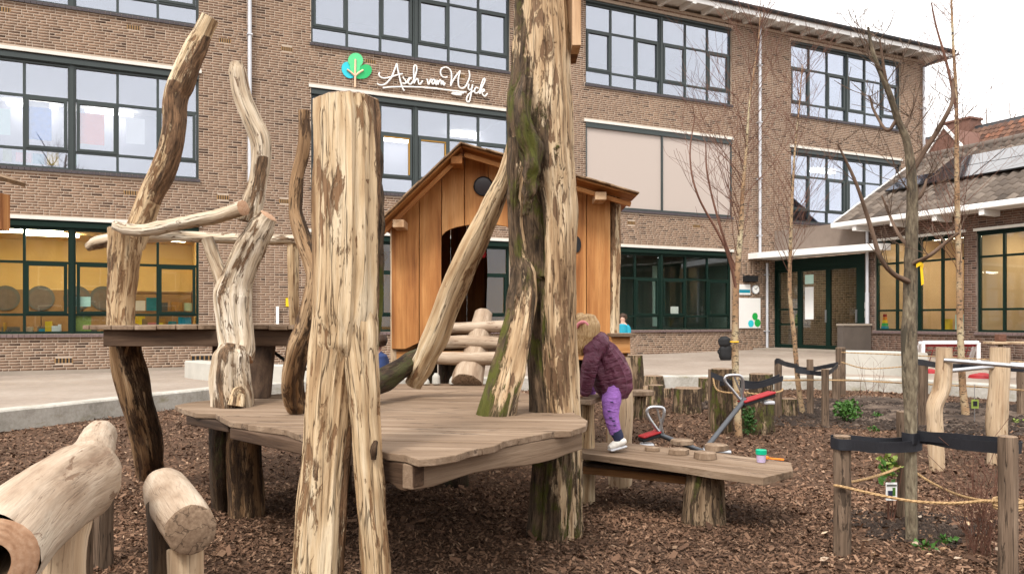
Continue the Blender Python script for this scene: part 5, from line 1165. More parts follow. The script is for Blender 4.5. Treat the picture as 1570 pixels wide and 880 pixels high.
mb = MB(); mb.beam(P(895, 711, 5.75), P(1055, 726, 5.3), .22, .055); mb.build('lower_plank', 'deckside', bn, bevel=.006)
mb = MB(); mb.beam(P(895, 720, 5.62), P(1054, 736, 5.18), .03, .05); mb.build('lower_rail', 'orange_dark', bn, bevel=.004)
for px, py, d in ((932, 706, 5.7), (1003, 714, 5.5)): q = P(px, py, d); mb = MB(); mb.box(q.x-.05, q.x+.05, d-.08, d+.08, q.z-.035, BZ-.046); mb.build('spacer', 'deckside', bn)
st_ = thing('step_board', 'small grey step board on a post beside the hollow trunk', 'step', (P(905, 700, 5.8).x, 5.8, 0))
planks([D(*p, .75) for p in [(876,600),(905,600),(926,603),(922,608),(905,613),(886,612),(872,608)]], .1, .12, .75, .035, st_, 'deckwood')
mb = MB(); mb.tube([Vector((P(902, 0, 5.75).x, 5.75, .714)), Vector((P(901, 0, 5.75).x, 5.75, -.05))], [.045,.05], 18, 20, .06, .06, .03, seed=53, bark=.2); mb.build('leg', ['peeled'], st_, smooth=True)
log_thing('slab_post', 'broad light brown log post standing behind the climbing child', 'post', [(952,548,6.35,14),(951,580,6.35,18),(951,630,6.35,19.5),(950,690,6.35,18),(950,745,6.35,18)], ['palepost', 'endgrain'], sides=28, rings=40, lump=.06, groove=.05, seed=55, bark=.1)
# wooden slices and toys on the bench
for i, (px, py, r, lb) in enumerate(((1000,690,11,'small round wood slice on the bench plank'), (1045,680,18,'flat wood slice at the back edge of the bench plank'), (1041,695,16,'brown wood slice in the middle of the bench plank'), (1098,689,18,'wide flat wood slice beside the seesaw foot'), (1082,702,17,'round wood slice above the stump leg of the bench'))):
    q = G(px, py, BZ+.004); d = q.y; rr_ = r/F*d; mb = MB(); mb.tube([q, q+Zv*(.022+.004*i)], [rr_, rr_*.95], 26, 4, .10, .05, .03, seed=60+i, capmi=0); tag(mb.build('wood_slice', 'deckwood', base=q, smooth=True), lb, 'wood slice', 'wood slices on the bench')
q = G(1167, 708, BZ+.004); cup = thing('toy_cup', 'small mauve cup with bright green lid on the bench end', 'cup', q)
mb = MB(); mb.tube([q, q+Zv*.05], [.027,.031], 20, 3, 0, 0, 0); mb.build('cup', 'mauveplastic', cup, smooth=True)
mb = MB(); mb.tube([q+Zv*.051, q+Zv*.078], [.035,.035], 20, 3, 0, 0, 0); mb.build('lid', 'greenlid', cup, smooth=True)
q = G(1188, 706, BZ+.004); sv = thing('toy_shovel', 'little orange toy scoop lying beside the cup', 'toy', q)
mb = MB(); mb.beam(q+Vector((-.03,.02,.012)), q+Vector((.05,-.03,.012)), .014, .012); mb.build('handle', 'orangeplastic', sv, bevel=.003); mb = MB(); mb.frame_box(q+Vector((-.065,.02,.004)), Xv, Yv, Zv, .035, .035, .02); mb.build('blade', 'orangeplastic', sv, bevel=.005)

# ---------------------------------------------------------------- seesaw
sw_ = thing('seesaw', 'dark steel seesaw with two red seats and looped grab handles', 'seesaw', G(1080, 720))
jn = P(1078, 692, 6.25)
for a, r_ in ((P(1005, 664, 6.15), .019), (P(1142, 612, 6.7), .021)):
    mb = MB(); mb.tube([jn, jn.lerp(a, .5), a], [r_]*3, 12, 10, 0, 0, 0); mb.build('beam', 'darksteel', sw_, smooth=True)
mb = MB(); mb.tube([jn, Vector((jn.x, jn.y, -.05))], [.05,.06], 14, 4, 0, 0, 0); mb.build('pivot', 'darksteel', sw_, smooth=True)
mb = MB(); mb.tube([P(1078,690,6.2), P(1120,694,6.2)], [.02,.02], 10, 3, 0, 0, 0); mb.build('axle', 'steel', sw_, smooth=True)
for (x0, y0, d0), (x1, y1, d1), nm in (((982, 670, 6.1), (1010, 661, 6.15), 'a'), ((1136, 616, 6.68), (1184, 601, 6.85), 'b')):
    a, b = P(x0, y0, d0), P(x1, y1, d1); mb = MB(); mb.beam(a, b, .10, .02); s1 = mb.build('seat', 'redrubber', sw_, bevel=.012); mb = MB(); mb.beam(a-Zv*.024, b-Zv*.024, .085, .026); mb.build('seat_base', 'black', s1, bevel=.006)
    m_ = a.lerp(b, .35 if nm == 'a' else .85)-Zv*.075; mb = MB(); mb.beam(m_-Xv*.05, m_+Xv*.05, .1, .03); mb.build('bumper', 'zinc', s1, bevel=.01)
for hp in ([(1012,664,6.12),(998,645,6.1),(992,632,6.1),(996,625,6.1),(1007,624,6.1),(1017,626,6.1),(1018,636,6.1),(1014,650,6.12),(1012,664,6.13)], [(1137,615,6.7),(1122,597,6.68),(1112,585,6.66),(1113,577,6.66),(1125,575,6.66),(1136,577,6.66),(1139,590,6.68),(1138,604,6.7),(1137,615,6.71)]):
    mb = MB(); mb.tube([P(*h) for h in hp], [.013]*len(hp), 8, 50, 0, 0, 0, caps=(True, True)); hd = mb.build('handle', 'steel', sw_, smooth=True)
    mb = MB(); mb.tube([P(hp[4][0], hp[4][1], hp[4][2]), P(hp[0][0]+5, hp[0][1]+1, hp[0][2])], [.008]*2, 6, 3, 0, 0, 0); mb.build('handle_brace', 'steel', sw_, smooth=True)

# ---------------------------------------------------------------- stumps
def stump(px, top, base, r, label, mat='stump', rt=None, seed=0, bark=.5, name='tree_stump', lean=0):
    d = dep(base); rr_ = r/F*d; q = Vector(((px-CX)/F*d, d+rr_*.6, 0)); h = ZC-(top-H0)/F*d
    mb = MB(); mb.tube([Vector((q.x+lean, q.y, h)), Vector((q.x+lean*.5, q.y, h*.5)), Vector((q.x, q.y, .06)), Vector((q.x, q.y, -.06))], [rr_*(rt or .95), rr_, rr_*1.06, rr_*1.12], 30, 30, .05, .06, .03, seed=seed, bark=bark, capmi=1)
    return tag(mb.build(name, [mat, 'endgrain'], base=Vector((q.x, q.y, 0)), smooth=True), label, 'stump', 'sawn stumps along the kerb')
stump(1057,596,635,22,'low wide sawn stump standing alone in the chips beyond the seesaw',seed=71)
stump(975,545,622,12.5,'tall narrow stump behind the climbing child',seed=72)
stump(1004,577,598,15,'low stump against the kerb beside the tall narrow stump',seed=73)
stump(1007,591,624,12,'barked stump next to the stool with the disc seat',seed=74)
stump(992,592,622,8,'slim yellowish stump beside the disc seat',mat='palepost',seed=75,bark=.3)
stump(1084,580,620,12,'middle stump between the lone stump and the strapped post',seed=76)
stump(1109,566,662,16,'tall thick stump behind the seesaw with a black strap round it',seed=77)
stump(1170,574,625,18,'wide stump beyond the mossy one near the kerb',seed=78)
stump(1163,615,664,26,'thick mossy stump with ivy at its side',seed=79,bark=.65)
stump(1210,612,640,14,'short stump beside the far stake',seed=80)
stump(1022,596,612,7,'tiny stump between the barked stump and the lone stump',seed=81)
s5 = thing('disc_stool', 'stool made of a round wood disc on a short log', 'stool', G(978, 640))
d = dep(640); mb = MB(); q = P(982, 601, d); mb.tube([q-Zv*.035, q+Zv*.015], [.17,.165], 30, 4, .06, .03, .02, seed=82, capmi=0); mb.build('seat', 'deckwood', s5, smooth=True)
mb = MB(); mb.tube([q-Zv*.034, Vector((q.x-.02, q.y, -.05))], [.075,.09], 20, 12, .05, .06, .03, seed=83, bark=.4); mb.build('leg', ['stump'], s5, smooth=True)
def leaves(name, mat, cen, rad, n, size, parent=None, seed=1, flat=1.0):
    r = random.Random(seed); mb = MB()
    for i in range(n):
        v = Vector((r.gauss(0, 1), r.gauss(0, 1), r.gauss(0, 1))).normalized()*(r.random()**.5); p = Vector(cen)+Vector((v.x*rad[0], v.y*rad[1], v.z*rad[2]))
        a = Vector((r.uniform(-1, 1), r.uniform(-1, 1), r.uniform(-.3, 1))).normalized(); b = a.cross(Vector((r.uniform(-1, 1), r.uniform(-1, 1), r.uniform(-1, 1)))).normalized(); s_ = size*r.uniform(.6, 1.3); w = b*s_*.32; n_ = a.cross(b)*s_*.12
        mb.add([p, p+a*s_*.5+w+n_, p+a*s_, p+a*s_*.5-w+n_], [(0,1,2),(0,2,3)])
    return mb.build(name, mat, parent, base=cen)
q = G(1147, 668); tag(leaves('ivy_plant', 'ivy', q+Vector((0,-.02,.17)), (.09,.05,.17), 220, .045), 'dark green ivy climbing the mossy stump', 'plant')

# ---------------------------------------------------------------- stakes, straps and ropes
def ribbon(path, h, th=.004, mb=None, n=40):
    mb = mb or MB(); pts = [Vector(p) for p in path]; S = []
    for k in range(n):
        x = (len(pts)-1)*k/(n-1); i = min(int(x), len(pts)-2); t = x-i
        p0 = pts[max(i-1, 0)]; p1 = pts[i]; p2 = pts[i+1]; p3 = pts[min(i+2, len(pts)-1)]
        S.append(.5*((2*p1)+(p2-p0)*t+(2*p0-5*p1+4*p2-p3)*t*t+(3*p1-p0-3*p2+p3)*t**3))
    vs_ = []
    for k, p in enumerate(S):
        T = S[min(k+1, n-1)]-S[max(k-1, 0)]; N = Vector((-T.y, T.x, 0)).normalized()*th*.5; e = h*(.5+.04*mnoise.noise(p*9)); tw = Vector((0,0,e))+N*3*mnoise.noise(p*3)
        vs_ += [p+N+tw, p-N+tw, p-N-tw, p+N-tw]
    fs = [(k*4+j, k*4+(j+1)%4, k*4+4+(j+1)%4, k*4+4+j) for k in range(n-1) for j in range(4)]+[(0,1,2,3), ((n-1)*4+3, (n-1)*4+2, (n-1)*4+1, (n-1)*4)]
    mb.add(vs_, fs); return mb
def rope(path, r, name, label, base, n=None, sag=0.0, group=None, strands=3):
    pts = [Vector(p) for p in path]; S = []
    L = sum((pts[i+1]-pts[i]).length for i in range(len(pts)-1)); n = n or max(20, int(L/.011)); mb = MB()
    for k in range(n):
        x = (len(pts)-1)*k/(n-1); i = min(int(x), len(pts)-2); t = x-i; p0 = pts[max(i-1, 0)]; p1 = pts[i]; p2 = pts[i+1]; p3 = pts[min(i+2, len(pts)-1)]
        q = .5*((2*p1)+(p2-p0)*t+(2*p0-5*p1+4*p2-p3)*t*t+(3*p1-p0-3*p2+p3)*t**3); q.z -= sag*4*(k/(n-1))*(1-k/(n-1)); S.append(q)
    for s_ in range(strands):
        C_ = []
        for k, p in enumerate(S):
            T = (S[min(k+1, n-1)]-S[max(k-1, 0)]).normalized(); U = T.cross(Zv); U = U.normalized() if U.length > .05 else Xv; W2 = U.cross(T); a = k*L/n/(r*7)*2*PI+s_*2*PI/strands; C_.append(p+(U*math.cos(a)+W2*math.sin(a))*r*.5)
        # direct sweep
        vs_ = []; lc_ = []
        for k, p in enumerate(C_):
            T = (C_[min(k+1, n-1)]-C_[max(k-1, 0)]).normalized(); U = T.cross(Zv); U = U.normalized() if U.length > .05 else Xv; W2 = U.cross(T)
            for j in range(5): a = 2*PI*j/5; vs_.append(p+(U*math.cos(a)+W2*math.sin(a))*r*.56)
        mb.add(vs_, [(k*5+j, k*5+(j+1)%5, k*5+5+(j+1)%5, k*5+5+j) for k in range(n-1) for j in range(5)])
    return tag(mb.build(name, 'rope', base=base, smooth=True), label, 'rope', group)
def stake(px, top, base, r, label, mat='stake', group='wooden stakes', seed=0, lean=0.0, d=None):
    d = d or dep(base); rr_ = r/F*d; h = ZC-(top-H0)/F*d; q = Vector(((px-CX)/F*d, d, 0))
    mb = MB(); mb.tube([Vector((q.x+lean, d, h)), Vector((q.x+lean*.5, d, h*.5)), Vector((q.x, d, -.08))], [rr_, rr_, rr_*1.02], 22, 24, .03, .05, .02, seed=seed, bark=.0, capmi=1)
    return tag(mb.build('stake', [mat, 'endgrain'], base=q, smooth=True), label, 'stake', group)
stake(1291,668,855,12.5,'brown stake with black strap and rope beside the soil patch',seed=91)
stake(1385,631,800,9.5,'brown stake standing behind the young tree trunk',seed=92)
stake(1545,669,900,13.5,'thick weathered stake with rope knot before the twiggy shrub',seed=93)
stake(1242,551,637,5,'thin stake with black band near the second birch',seed=94)
stake(1265,566,655,5.5,'short stake beside the low green shrub',seed=95)
stake(1193,553,642,5.5,'stake beside the mossy stump holding a black strap',seed=96)
stake(1289,533,606,7,'double stake by the kerb with ropes tied on',seed=97); stake(1282,560,612,6,'lower half of the double stake at the kerb',seed=98)
stake(1415,556,655,7,'stake in the soil bed behind the pale post with steel bars',seed=99)
stake(1567,556,640,7,'far stake at the soil bed beside the bird table',seed=100)
stake(1090,566,650,4,'stake leaning on the strapped stump',seed=101)
tb_ = P(1397, 682, 4.62); A_ = P(1291, 680, 4.36); C_p = P(1545, 684, 3.93)
def strap(label, paths, h, base):
    mb = MB()
    for p in paths: ribbon(p, h, .005, mb)
    return tag(mb.build('tree_strap', 'strap', base=base), label, 'strap', 'black tree straps')
def ring_pts(c, r, n=12, a0=0): return [c+Vector((math.cos(a0+2*PI*i/n)*r, math.sin(a0+2*PI*i/n)*r, 0)) for i in range(n+1)]
strap('black rubber strap from the brown stake to the young tree', [[A_+Vector((-.052,.02,.004)), A_+Vector((-.03,-.048,.002)), A_+Vector((.04,-.05,0)), A_.lerp(tb_, .5)+Vector((0,-.045,-.012)), tb_+Vector((-.02,-.052,.0)), tb_+Vector((.045,-.03,.01)), tb_+Vector((.05,.02,.015))], [A_+Vector((-.05,.03,.012)), A_+Vector((.02,.052,.012)), A_.lerp(tb_, .5)+Vector((0,.01,.006)), tb_+Vector((-.045,.03,.01)), tb_+Vector((.0,.055,.01))]], .062, A_)
tb2 = tb_+Vector((0, 0, .045))
strap('black rubber strap from the young tree to the thick weathered stake', [[tb2+Vector((-.048,.01,0)), tb2+Vector((-.02,-.056,-.002)), tb2+Vector((.05,-.05,.0)), tb2.lerp(C_p, .5)+Vector((0,-.03,-.01)), C_p+Vector((-.05,-.05,0)), C_p+Vector((.03,-.054,0)), C_p+Vector((.054,.0,.0))], [tb2+Vector((.02,.05,.004)), tb2.lerp(C_p, .5)+Vector((0,.03,.01)), C_p+Vector((-.02,.052,.01)), C_p+Vector((.04,.04,.01))]], .058, C_p)
strap('black strap between the birch and the stake by the mossy stump', [[P(1090,574,8.9), P(1110,582,8.9), P(1131,590,8.95), P(1160,592,9.0), P(1197,581,9.1), P(1199,580,9.2)], [P(1098,588,9.3), P(1131,586,9.0), P(1165,588,9.1), P(1195,577,9.3)]], .06, P(1193, 585, 9.2))
strap('black strap looped from the far stake to the second birch', [[P(1188,556,9.6), P(1193,553,9.5), P(1205,558,9.9), P(1224,562,10.6)], [P(1219,568,10.7), P(1242,571,10.6), P(1268,572,10.2), P(1284,561,11.5)], [P(1222,564,10.8), P(1243,566,10.9), P(1285,558,11.6)]], .06, P(1240, 568, 10.7))
strap('black strap from the stake in the soil bed to the third birch', [[P(1400,554,9.2), P(1416,556,9.3), P(1440,560,9.8), P(1474,562,10.5)], [P(1474,560,10.5), P(1520,563,10.0), P(1570,566,9.6)]], .07, P(1416, 556, 9.3))
Rp = lambda px, py, d: P(px, py, d)
rope([Rp(1279,744,4.33), Rp(1292,746,4.30), Rp(1340,757,4.27), Rp(1400,768,4.18), Rp(1460,771,4.08), Rp(1510,768,3.98), Rp(1545,770,3.87), Rp(1560,772,3.9)], .0085, 'rope', 'twisted tan rope slung between brown stake and thick weathered stake', Rp(1291,746,4.32), group='ropes')
rope([Rp(1297,740,4.42), Rp(1335,732,4.6), Rp(1365,722,4.9), Rp(1380,715,5.1)], .0085, 'rope', 'tan rope rising from brown stake to the stake behind the tree', Rp(1297,740,4.42), group='ropes')
rope([Rp(1392,715,5.1), Rp(1420,735,4.85), Rp(1460,755,4.5), Rp(1500,766,4.15), Rp(1540,768,3.97)], .0085, 'rope', 'tan rope sagging from the rear stake to the thick weathered stake', Rp(1392,715,5.1), group='ropes')
for k in range(3): pass
kn = Rp(1545, 772, 3.93); mb = MB()
for k in range(4): mb.tube(ring_pts(kn+Zv*(.012*k-.02), .056+.003*(k % 2), 16, .4*k), [.0085]*17, 6, 40, 0, 0, 0, caps=(False, False))
mb.tube([kn+Vector((.05,-.03,.02)), kn+Vector((.075,-.02,.0)), kn+Vector((.06,-.05,-.02))], [.012]*3, 6, 12, 0, 0, 0); tag(mb.build('rope_knot', 'rope', base=kn, smooth=True), 'knotted rope coil wound round the thick weathered stake', 'rope', 'ropes')
for pts, lb in (([(1130,600,8.8),(1165,604,8.9),(1195,600,9.1),(1200,596,9.2)], 'thin rope from the first birch to the stake by the mossy stump'), ([(1195,583,9.4),(1300,583,10.6),(1400,588,11),(1500,593,10.6),(1590,600,10.4)], 'long thin rope along the far side of the soil bed'), ([(1290,540,13.2),(1380,544,13),(1480,549,12.6),(1600,557,12.2)], 'thin rope strung by the kerb toward the bird table'), ([(1290,555,13.2),(1330,565,13),(1395,561,12.8)], 'sagging rope tied on the double stake'), ([(1093,578,9.3),(1100,598,8.9),(1131,603,8.8)], 'tan rope hanging round the strapped stump')):
    rope([P(*p) for p in pts], .011, 'rope', lb, P(*pts[0]), n=60, group='ropes', strands=2)
# pale posts with steel bars
gb = thing('somersault_bars', 'pale barked-off posts carrying steel somersault bars', 'climbing bars', G(1440, 720))
mb = MB(); log_into(mb, [(1448,533,6.95,11.5),(1447,560,6.95,11.5),(1444,595,6.95,12.5),(1433,625,6.95,11.5),(1434,660,6.95,11),(1437,725,6.95,11),(1437,745,6.95,11)], sides=26, rings=50, lump=.05, groove=.04, seed=111, bark=.08, capmi=1); mb.build('post', ['palepost', 'endgrain'], gb, smooth=True)
mb = MB(); log_into(mb, [(1533,533,7.2,13.5),(1532,580,7.2,14),(1529,630,7.2,14.5),(1529,690,7.2,14),(1529,735,7.2,14)], sides=26, rings=50, lump=.05, groove=.04, seed=112, bark=.05, capmi=1); mb.build('post', ['palepost', 'endgrain'], gb, smooth=True)
for a, b in (((1448,552,6.9),(1640,568,6.3)), ((1440,570,7.0),(1534,561,7.2)), ((1534,558,7.25),(1660,562,7.6))):
    mb = MB(); mb.tube([P(*a), P(*b)], [.019]*2, 12, 3, 0, 0, 0); mb.build('bar', 'steel', gb, smooth=True)

# ---------------------------------------------------------------- trees and shrubs
def limb(mb, p, d, L, r, lev, R, up, sides=5):
    n = 5; pts = [p]; rad = [r]; q = p; v = d.normalized()
    for i in range(n):
        v = (v+Vector((R.gauss(0, .12), R.gauss(0, .12), R.gauss(0, .08)+up))).normalized(); q = q+v*L/n; pts.append(q); rad.append(max(.0016, r*(1-.85*(i+1)/n)))
    mb.tube(pts, rad, sides, 8, 0, 0, 0, caps=(False, False))
    if lev > 0:
        for k in range(R.randint(2, 4)):
            i = R.randint(1, n-1); s_ = Vector((R.uniform(-1, 1), R.uniform(-1, 1), R.uniform(-.1, .6))).normalized()
            limb(mb, pts[i], (v*.55+s_*.75), L*R.uniform(.4, .7), rad[i]*.7, lev-1, R, up, max(3, sides-1))
def bare_tree(name, label, trunk, tmat, bmat, limbs, nr_, start, Lr, seed, spread=.8, up=.07, lev=2, rb=.007, group=None):
    R = random.Random(seed); pts, rad = pxl(trunk); base = pts[0].copy(); base.z = 0
    o = thing(name, label, 'tree', base, group); mb = MB(); mb.tube(pts, rad, 14, len(trunk)*12, .05, .04, .03, seed=seed); mb.build('trunk', [tmat], o, smooth=True)
    cr = MB()
    for lm in limbs: p_, r_ = pxl(lm); cr.tube(p_, r_, 8, len(lm)*6, .04, .03, 0, seed=seed)
    allp = pts
    for k in range(nr_):
        x = start+(1-start)*(k+R.random())/nr_; f = x*(len(pts)-1); i = min(int(f), len(pts)-2); q = pts[i].lerp(pts[i+1], f-i); a = R.uniform(0, 2*PI)
        limb(cr, q, Vector((math.cos(a)*spread, math.sin(a)*spread, R.uniform(.5, 1.1))), Lr*R.uniform(.5, 1.1)*(1.2-.6*x), rb*(1.2-.5*x), lev, R, up)
    for lm in limbs:
        for k in range(5):
            i = R.randint(1, len(lm)-1); q = P(*lm[i][:3]); a = R.uniform(0, 2*PI); limb(cr, q, Vector((math.cos(a), math.sin(a), R.uniform(.3, 1.1))), Lr*R.uniform(.2, .5), rb*.6, 1, R, up)
    cr.build('crown', [bmat], o, smooth=True); return o
bare_tree('young_tree', 'young bare tree strapped between stakes with greenish trunk', [(1398,842,4.62,8.5),(1397,760,4.62,8.5),(1396,640,4.62,9.5),(1395,575,4.62,12),(1394,520,4.62,11.5),(1396,440,4.62,10),(1398,360,4.62,8.8),(1399,310,4.62,8.2),(1397,260,4.62,7.2),(1390,215,4.62,5.6),(1377,185,4.62,4.8),(1362,140,4.6,4.5),(1345,100,4.6,3.6),(1336,72,4.6,2.8),(1331,42,4.6,1.8)], 'sapbark', 'twig',
  [[(1399,262,4.62,5),(1415,235,4.6,4.5),(1435,205,4.55,4),(1452,175,4.5,3.5),(1460,155,4.5,2.8),(1461,125,4.5,1.8)], [(1393,432,4.6,4.5),(1370,420,4.55,4),(1350,395,4.5,3.6),(1334,345,4.5,3.2),(1312,280,4.45,2.6),(1285,222,4.4,1.5)], [(1399,405,4.6,4),(1425,392,4.5,3),(1450,372,4.45,2.6),(1470,357,4.4,2)],
   [(1400,310,4.62,4),(1413,298,4.6,3.2),(1421,275,4.6,1.8)], [(1395,380,4.62,3.5),(1378,360,4.65,2.6),(1364,330,4.7,2),(1352,300,4.7,1.4)], [(1385,200,4.62,3),(1395,180,4.65,2.4),(1403,150,4.65,1.4)], [(1376,182,4.62,3),(1360,200,4.66,2.4),(1340,170,4.7,2),(1334,148,4.7,1.4)], [(1362,140,4.6,2.6),(1356,110,4.58,2.2),(1349,62,4.55,1.4)]], 9, .5, .6, 3, lev=2, rb=.005)
bare_tree('birch_tree', 'slim orange-barked birch tied with black strap beside the mossy stump', [(1133,672,8.9,5.5),(1129,600,8.9,5.5),(1127,530,8.9,5.2),(1129,440,8.9,4.6),(1136,350,8.9,3.8),(1139,290,8.9,3.0),(1144,230,8.9,2.0),(1150,150,8.9,1.3),(1162,70,8.9,.9),(1166,20,8.9,.6)], 'birch', 'redtwig',
  [[(1131,452,8.9,2.5),(1112,380,8.8,2),(1070,300,8.7,1.6),(1058,240,8.7,1.2),(1065,180,8.7,.8)], [(1133,430,8.9,2.4),(1105,350,8.9,1.8),(1085,270,8.9,1.4),(1082,220,8.9,.9)]], 46, .36, 1.5, 11, lev=2, rb=.0055, spread=.5, up=.06)
bare_tree('birch_tree', 'thin birch with yellowish bark standing before the school entrance', [(1232,640,10.9,4.2),(1224,590,10.9,3.8),(1218,520,10.9,3.4),(1211,450,10.9,3.0),(1212,380,10.9,2.7),(1214,320,10.9,2.2),(1218,240,10.9,1.5),(1225,170,10.9,1),(1230,100,10.9,.7)], 'birch', 'redtwig', [], 36, .4, 1.5, 12, lev=2, rb=.0055, spread=.5, up=.06)
bare_tree('birch_tree', 'tall birch with orange upper trunk rising before the low wing', [(1482,645,10.6,6),(1476,590,10.6,5.2),(1472,500,10.6,4.8),(1471,420,10.6,4.4),(1468,330,10.6,4),(1467,250,10.6,3.4),(1466,150,10.6,2.6),(1461,60,10.6,1.8),(1457,-40,10.6,1.2)], 'birch', 'redtwig', [[(1467,170,10.6,2.5),(1452,100,10.6,2),(1435,40,10.6,1.4),(1428,5,10.6,1)]], 46, .36, 1.7, 13, lev=2, rb=.0055, spread=.5, up=.06)
# bare street trees behind the photographer, mirrored in the upper windows
for i, (x, y, lb) in enumerate(((3.5, -16, 'large bare street tree behind the playground'),)):
    R = random.Random(40+i); o = thing('street_tree', lb, 'tree', (x, y, 0)); mb = MB(); mb.tube([Vector((x, y, 0)), Vector((x+.2, y, 4)), Vector((x, y+.3, 8)), Vector((x+.3, y, 12))], [.28,.22,.15,.05], 12, 20, .05, .04, .02); mb.build('trunk', ['stake'], o, smooth=True); cr = MB()
    for k in range(16): a = R.uniform(0, 2*PI); limb(cr, Vector((x+.1, y+.1, 3.2+.5*k)), Vector((math.cos(a), math.sin(a), .8)), R.uniform(3, 5)*(1.1-.03*k), .07, 3, R, .05)
    cr.build('crown', ['stake'], o, smooth=True)
# far hazy trees behind the wing
for i, (px, d) in enumerate(((1512, 62), (1548, 66), (1580, 60))):
    R = random.Random(60+i); q = P(px, 490, d); o = thing('far_tree', ['slender bare tree beyond the tiled roofs beside the chimney', 'bare tree beyond the roof ridge', 'bare tree at the end of the roofs'][i], 'tree', (q.x, d, 0), 'bare trees beyond the roofs'); mb = MB(); h = ZC+(490-(165, 158, 150)[i])/F*d; mb.tube([Vector((q.x, d, 0)), Vector((q.x+.2, d, h*.6)), Vector((q.x, d, h))], [.2,.12,.03], 8, 12, .05, 0, 0); mb.build('trunk', ['twig'], o, smooth=True); cr = MB()
    for k in range(10): a = R.uniform(0, 2*PI); limb(cr, Vector((q.x, d, h*(.5+.045*k))), Vector((math.cos(a)*.6, math.sin(a)*.6, 1)), R.uniform(2, 3.5), .03, 2, R, .08)
    cr.build('crown', ['twig'], o, smooth=True)
# twiggy shrub
R = random.Random(5); q = G(1500, 852); o = thing('twiggy_shrub', 'leafless reddish twiggy shrub beside the thick weathered stake', 'shrub', q); mb = MB()
for k in range(26):
    a = R.uniform(0, 2*PI); limb(mb, q+Vector((R.gauss(0, .03), R.gauss(0, .03), -.01)), Vector((math.cos(a)*.28, math.sin(a)*.28, 1)), R.uniform(.32, .62), .0034, 1, R, .03, 4)
mb.build('stems', ['redtwig'], o, smooth=True)
# low green shrub
q = G(1298, 648); o = thing('green_shrub', 'small bushy green shrub on the bare soil', 'shrub', q); leaves('leaves', 'shrubleaf', q+Zv*.15, (.18,.16,.14), 420, .05, o, 21); mb = MB()
for k in range(8): a = R.uniform(0, 2*PI); limb(mb, q, Vector((math.cos(a)*.6, math.sin(a)*.6, 1)), .24, .004, 0, R, .02, 4)
mb.build('stems', ['twig'], o)
# sapling with plant label
q = G(1364, 806); o = thing('labelled_sapling', 'little sapling with yellow-green leaves and white plant label', 'plant', q); mb = MB()
for dx, dy_, h in ((-.01, 0, .46), (.03, .01, .42), (.0, .02, .5), (.05, 0, .36)): mb.tube([q+Vector((dx*.3, dy_, -.01)), q+Vector((dx, dy_, h*.5)), q+Vector((dx*1.6, dy_, h))], [.006,.004,.002], 5, 8, 0, 0, 0)
mb.build('stems', ['redtwig'], o)
leaves('leaves', 'paleleaf', q+Vector((.01,0,.40)), (.075,.05,.10), 46, .05, o, 22); leaves('leaves', 'shrubleaf', q+Vector((-.02,0,.33)), (.04,.04,.10), 22, .05, o, 23)
a = P(1355, 765, 5.0); b = P(1372, 738, 5.0); mb = MB(); mb.box(a.x, b.x, 4.97, 4.974, a.z, b.z); tg = mb.build('plant_label', 'paper', o); mb = MB(); mb.box(a.x+.004, b.x-.004, 4.967, 4.9695, b.z-.022, b.z-.012); mb.build('label_print', 'roomdark', tg); mb = MB(); mb.box(a.x+.012, b.x-.03, 4.967, 4.9695, a.z+.02, a.z+.06); mb.build('label_print', 'navy', tg); mb = MB(); mb.box(a.x+.04, b.x-.012, 4.967, 4.9695, a.z+.03, a.z+.08); mb.build('label_print', 'shrubleaf', tg)
for i, (px, py) in enumerate(((1452, 838), (1420, 845), (1340, 662), (1560, 650), (1345, 640))):
    q = G(px, py); tag(leaves('weed', 'shrubleaf' if i != 3 else 'paleleaf', q+Zv*.03, (.07,.05,.03), 40, .035, None, 30+i), ['tuft of green weed in the soil patch by the strapped tree', 'small green weed at the foot of the strapped tree', 'small weed on the soil beside the green shrub', 'bright yellow-green plant in the far soil', 'low weed behind the green shrub'][i], 'weed')
R = random.Random(9); q = G(1335, 612); o = thing('bare_twigs', 'few thin bare stems in the soil before the concrete wall', 'shrub', q); mb = MB()
for dx in (-.16, -.06, .02, .12, .2): limb(mb, q+Xv*dx, Vector((R.uniform(-.1, .1), 0, 1)), .62, .005, 1, R, .03, 4)
mb.build('stems', ['redtwig'], o)
q = P(1495, 626, 9.9); o = thing('plant_marker', 'small green and black plant marker on a wire in the soil', 'marker', Vector((q.x, q.y, 0))); mb = MB(); mb.box(q.x-.045, q.x+.045, 9.9, 9.906, q.z, q.z+.11); mb.build('card', 'paleleaf', o); mb = MB(); mb.box(q.x-.025, q.x+.025, 9.894, 9.899, q.z+.03, q.z+.09); mb.build('print', 'black', o); mb = MB(); mb.tube([q+Vector((0,.01,.3)), q+Vector((0,.01,-.3))], [.004]*2, 5, 2, 0, 0, 0); mb.build('wire', 'steel', o)
q = P(1410, 408, 4.55); mb = MB(); ribbon([q+Vector((-.02,0,.0)), q+Vector((.0,-.01,.012)), q+Vector((.018,-.005,.0))], .02, .003, mb, 8); mb.prism([(0,0),(.014,.0),(.022,-.10),(.008,-.11)], q+Vector((0,-.006,0)), Xv, Zv, Yv, .003); tag(mb.build('yellow_tag', 'yellow', base=q), 'yellow plastic tag hanging on the young strapped tree', 'tag', 'yellow tags')
q = P(1126, 524, 8.85); mb = MB(); mb.tube(ring_pts(q, .042, 10), [.008]*11, 6, 22, 0, 0, 0, caps=(False, False)); tag(mb.build('yellow_tag', 'yellow', base=q), 'yellow tag wound round the orange-barked birch', 'tag', 'yellow tags')
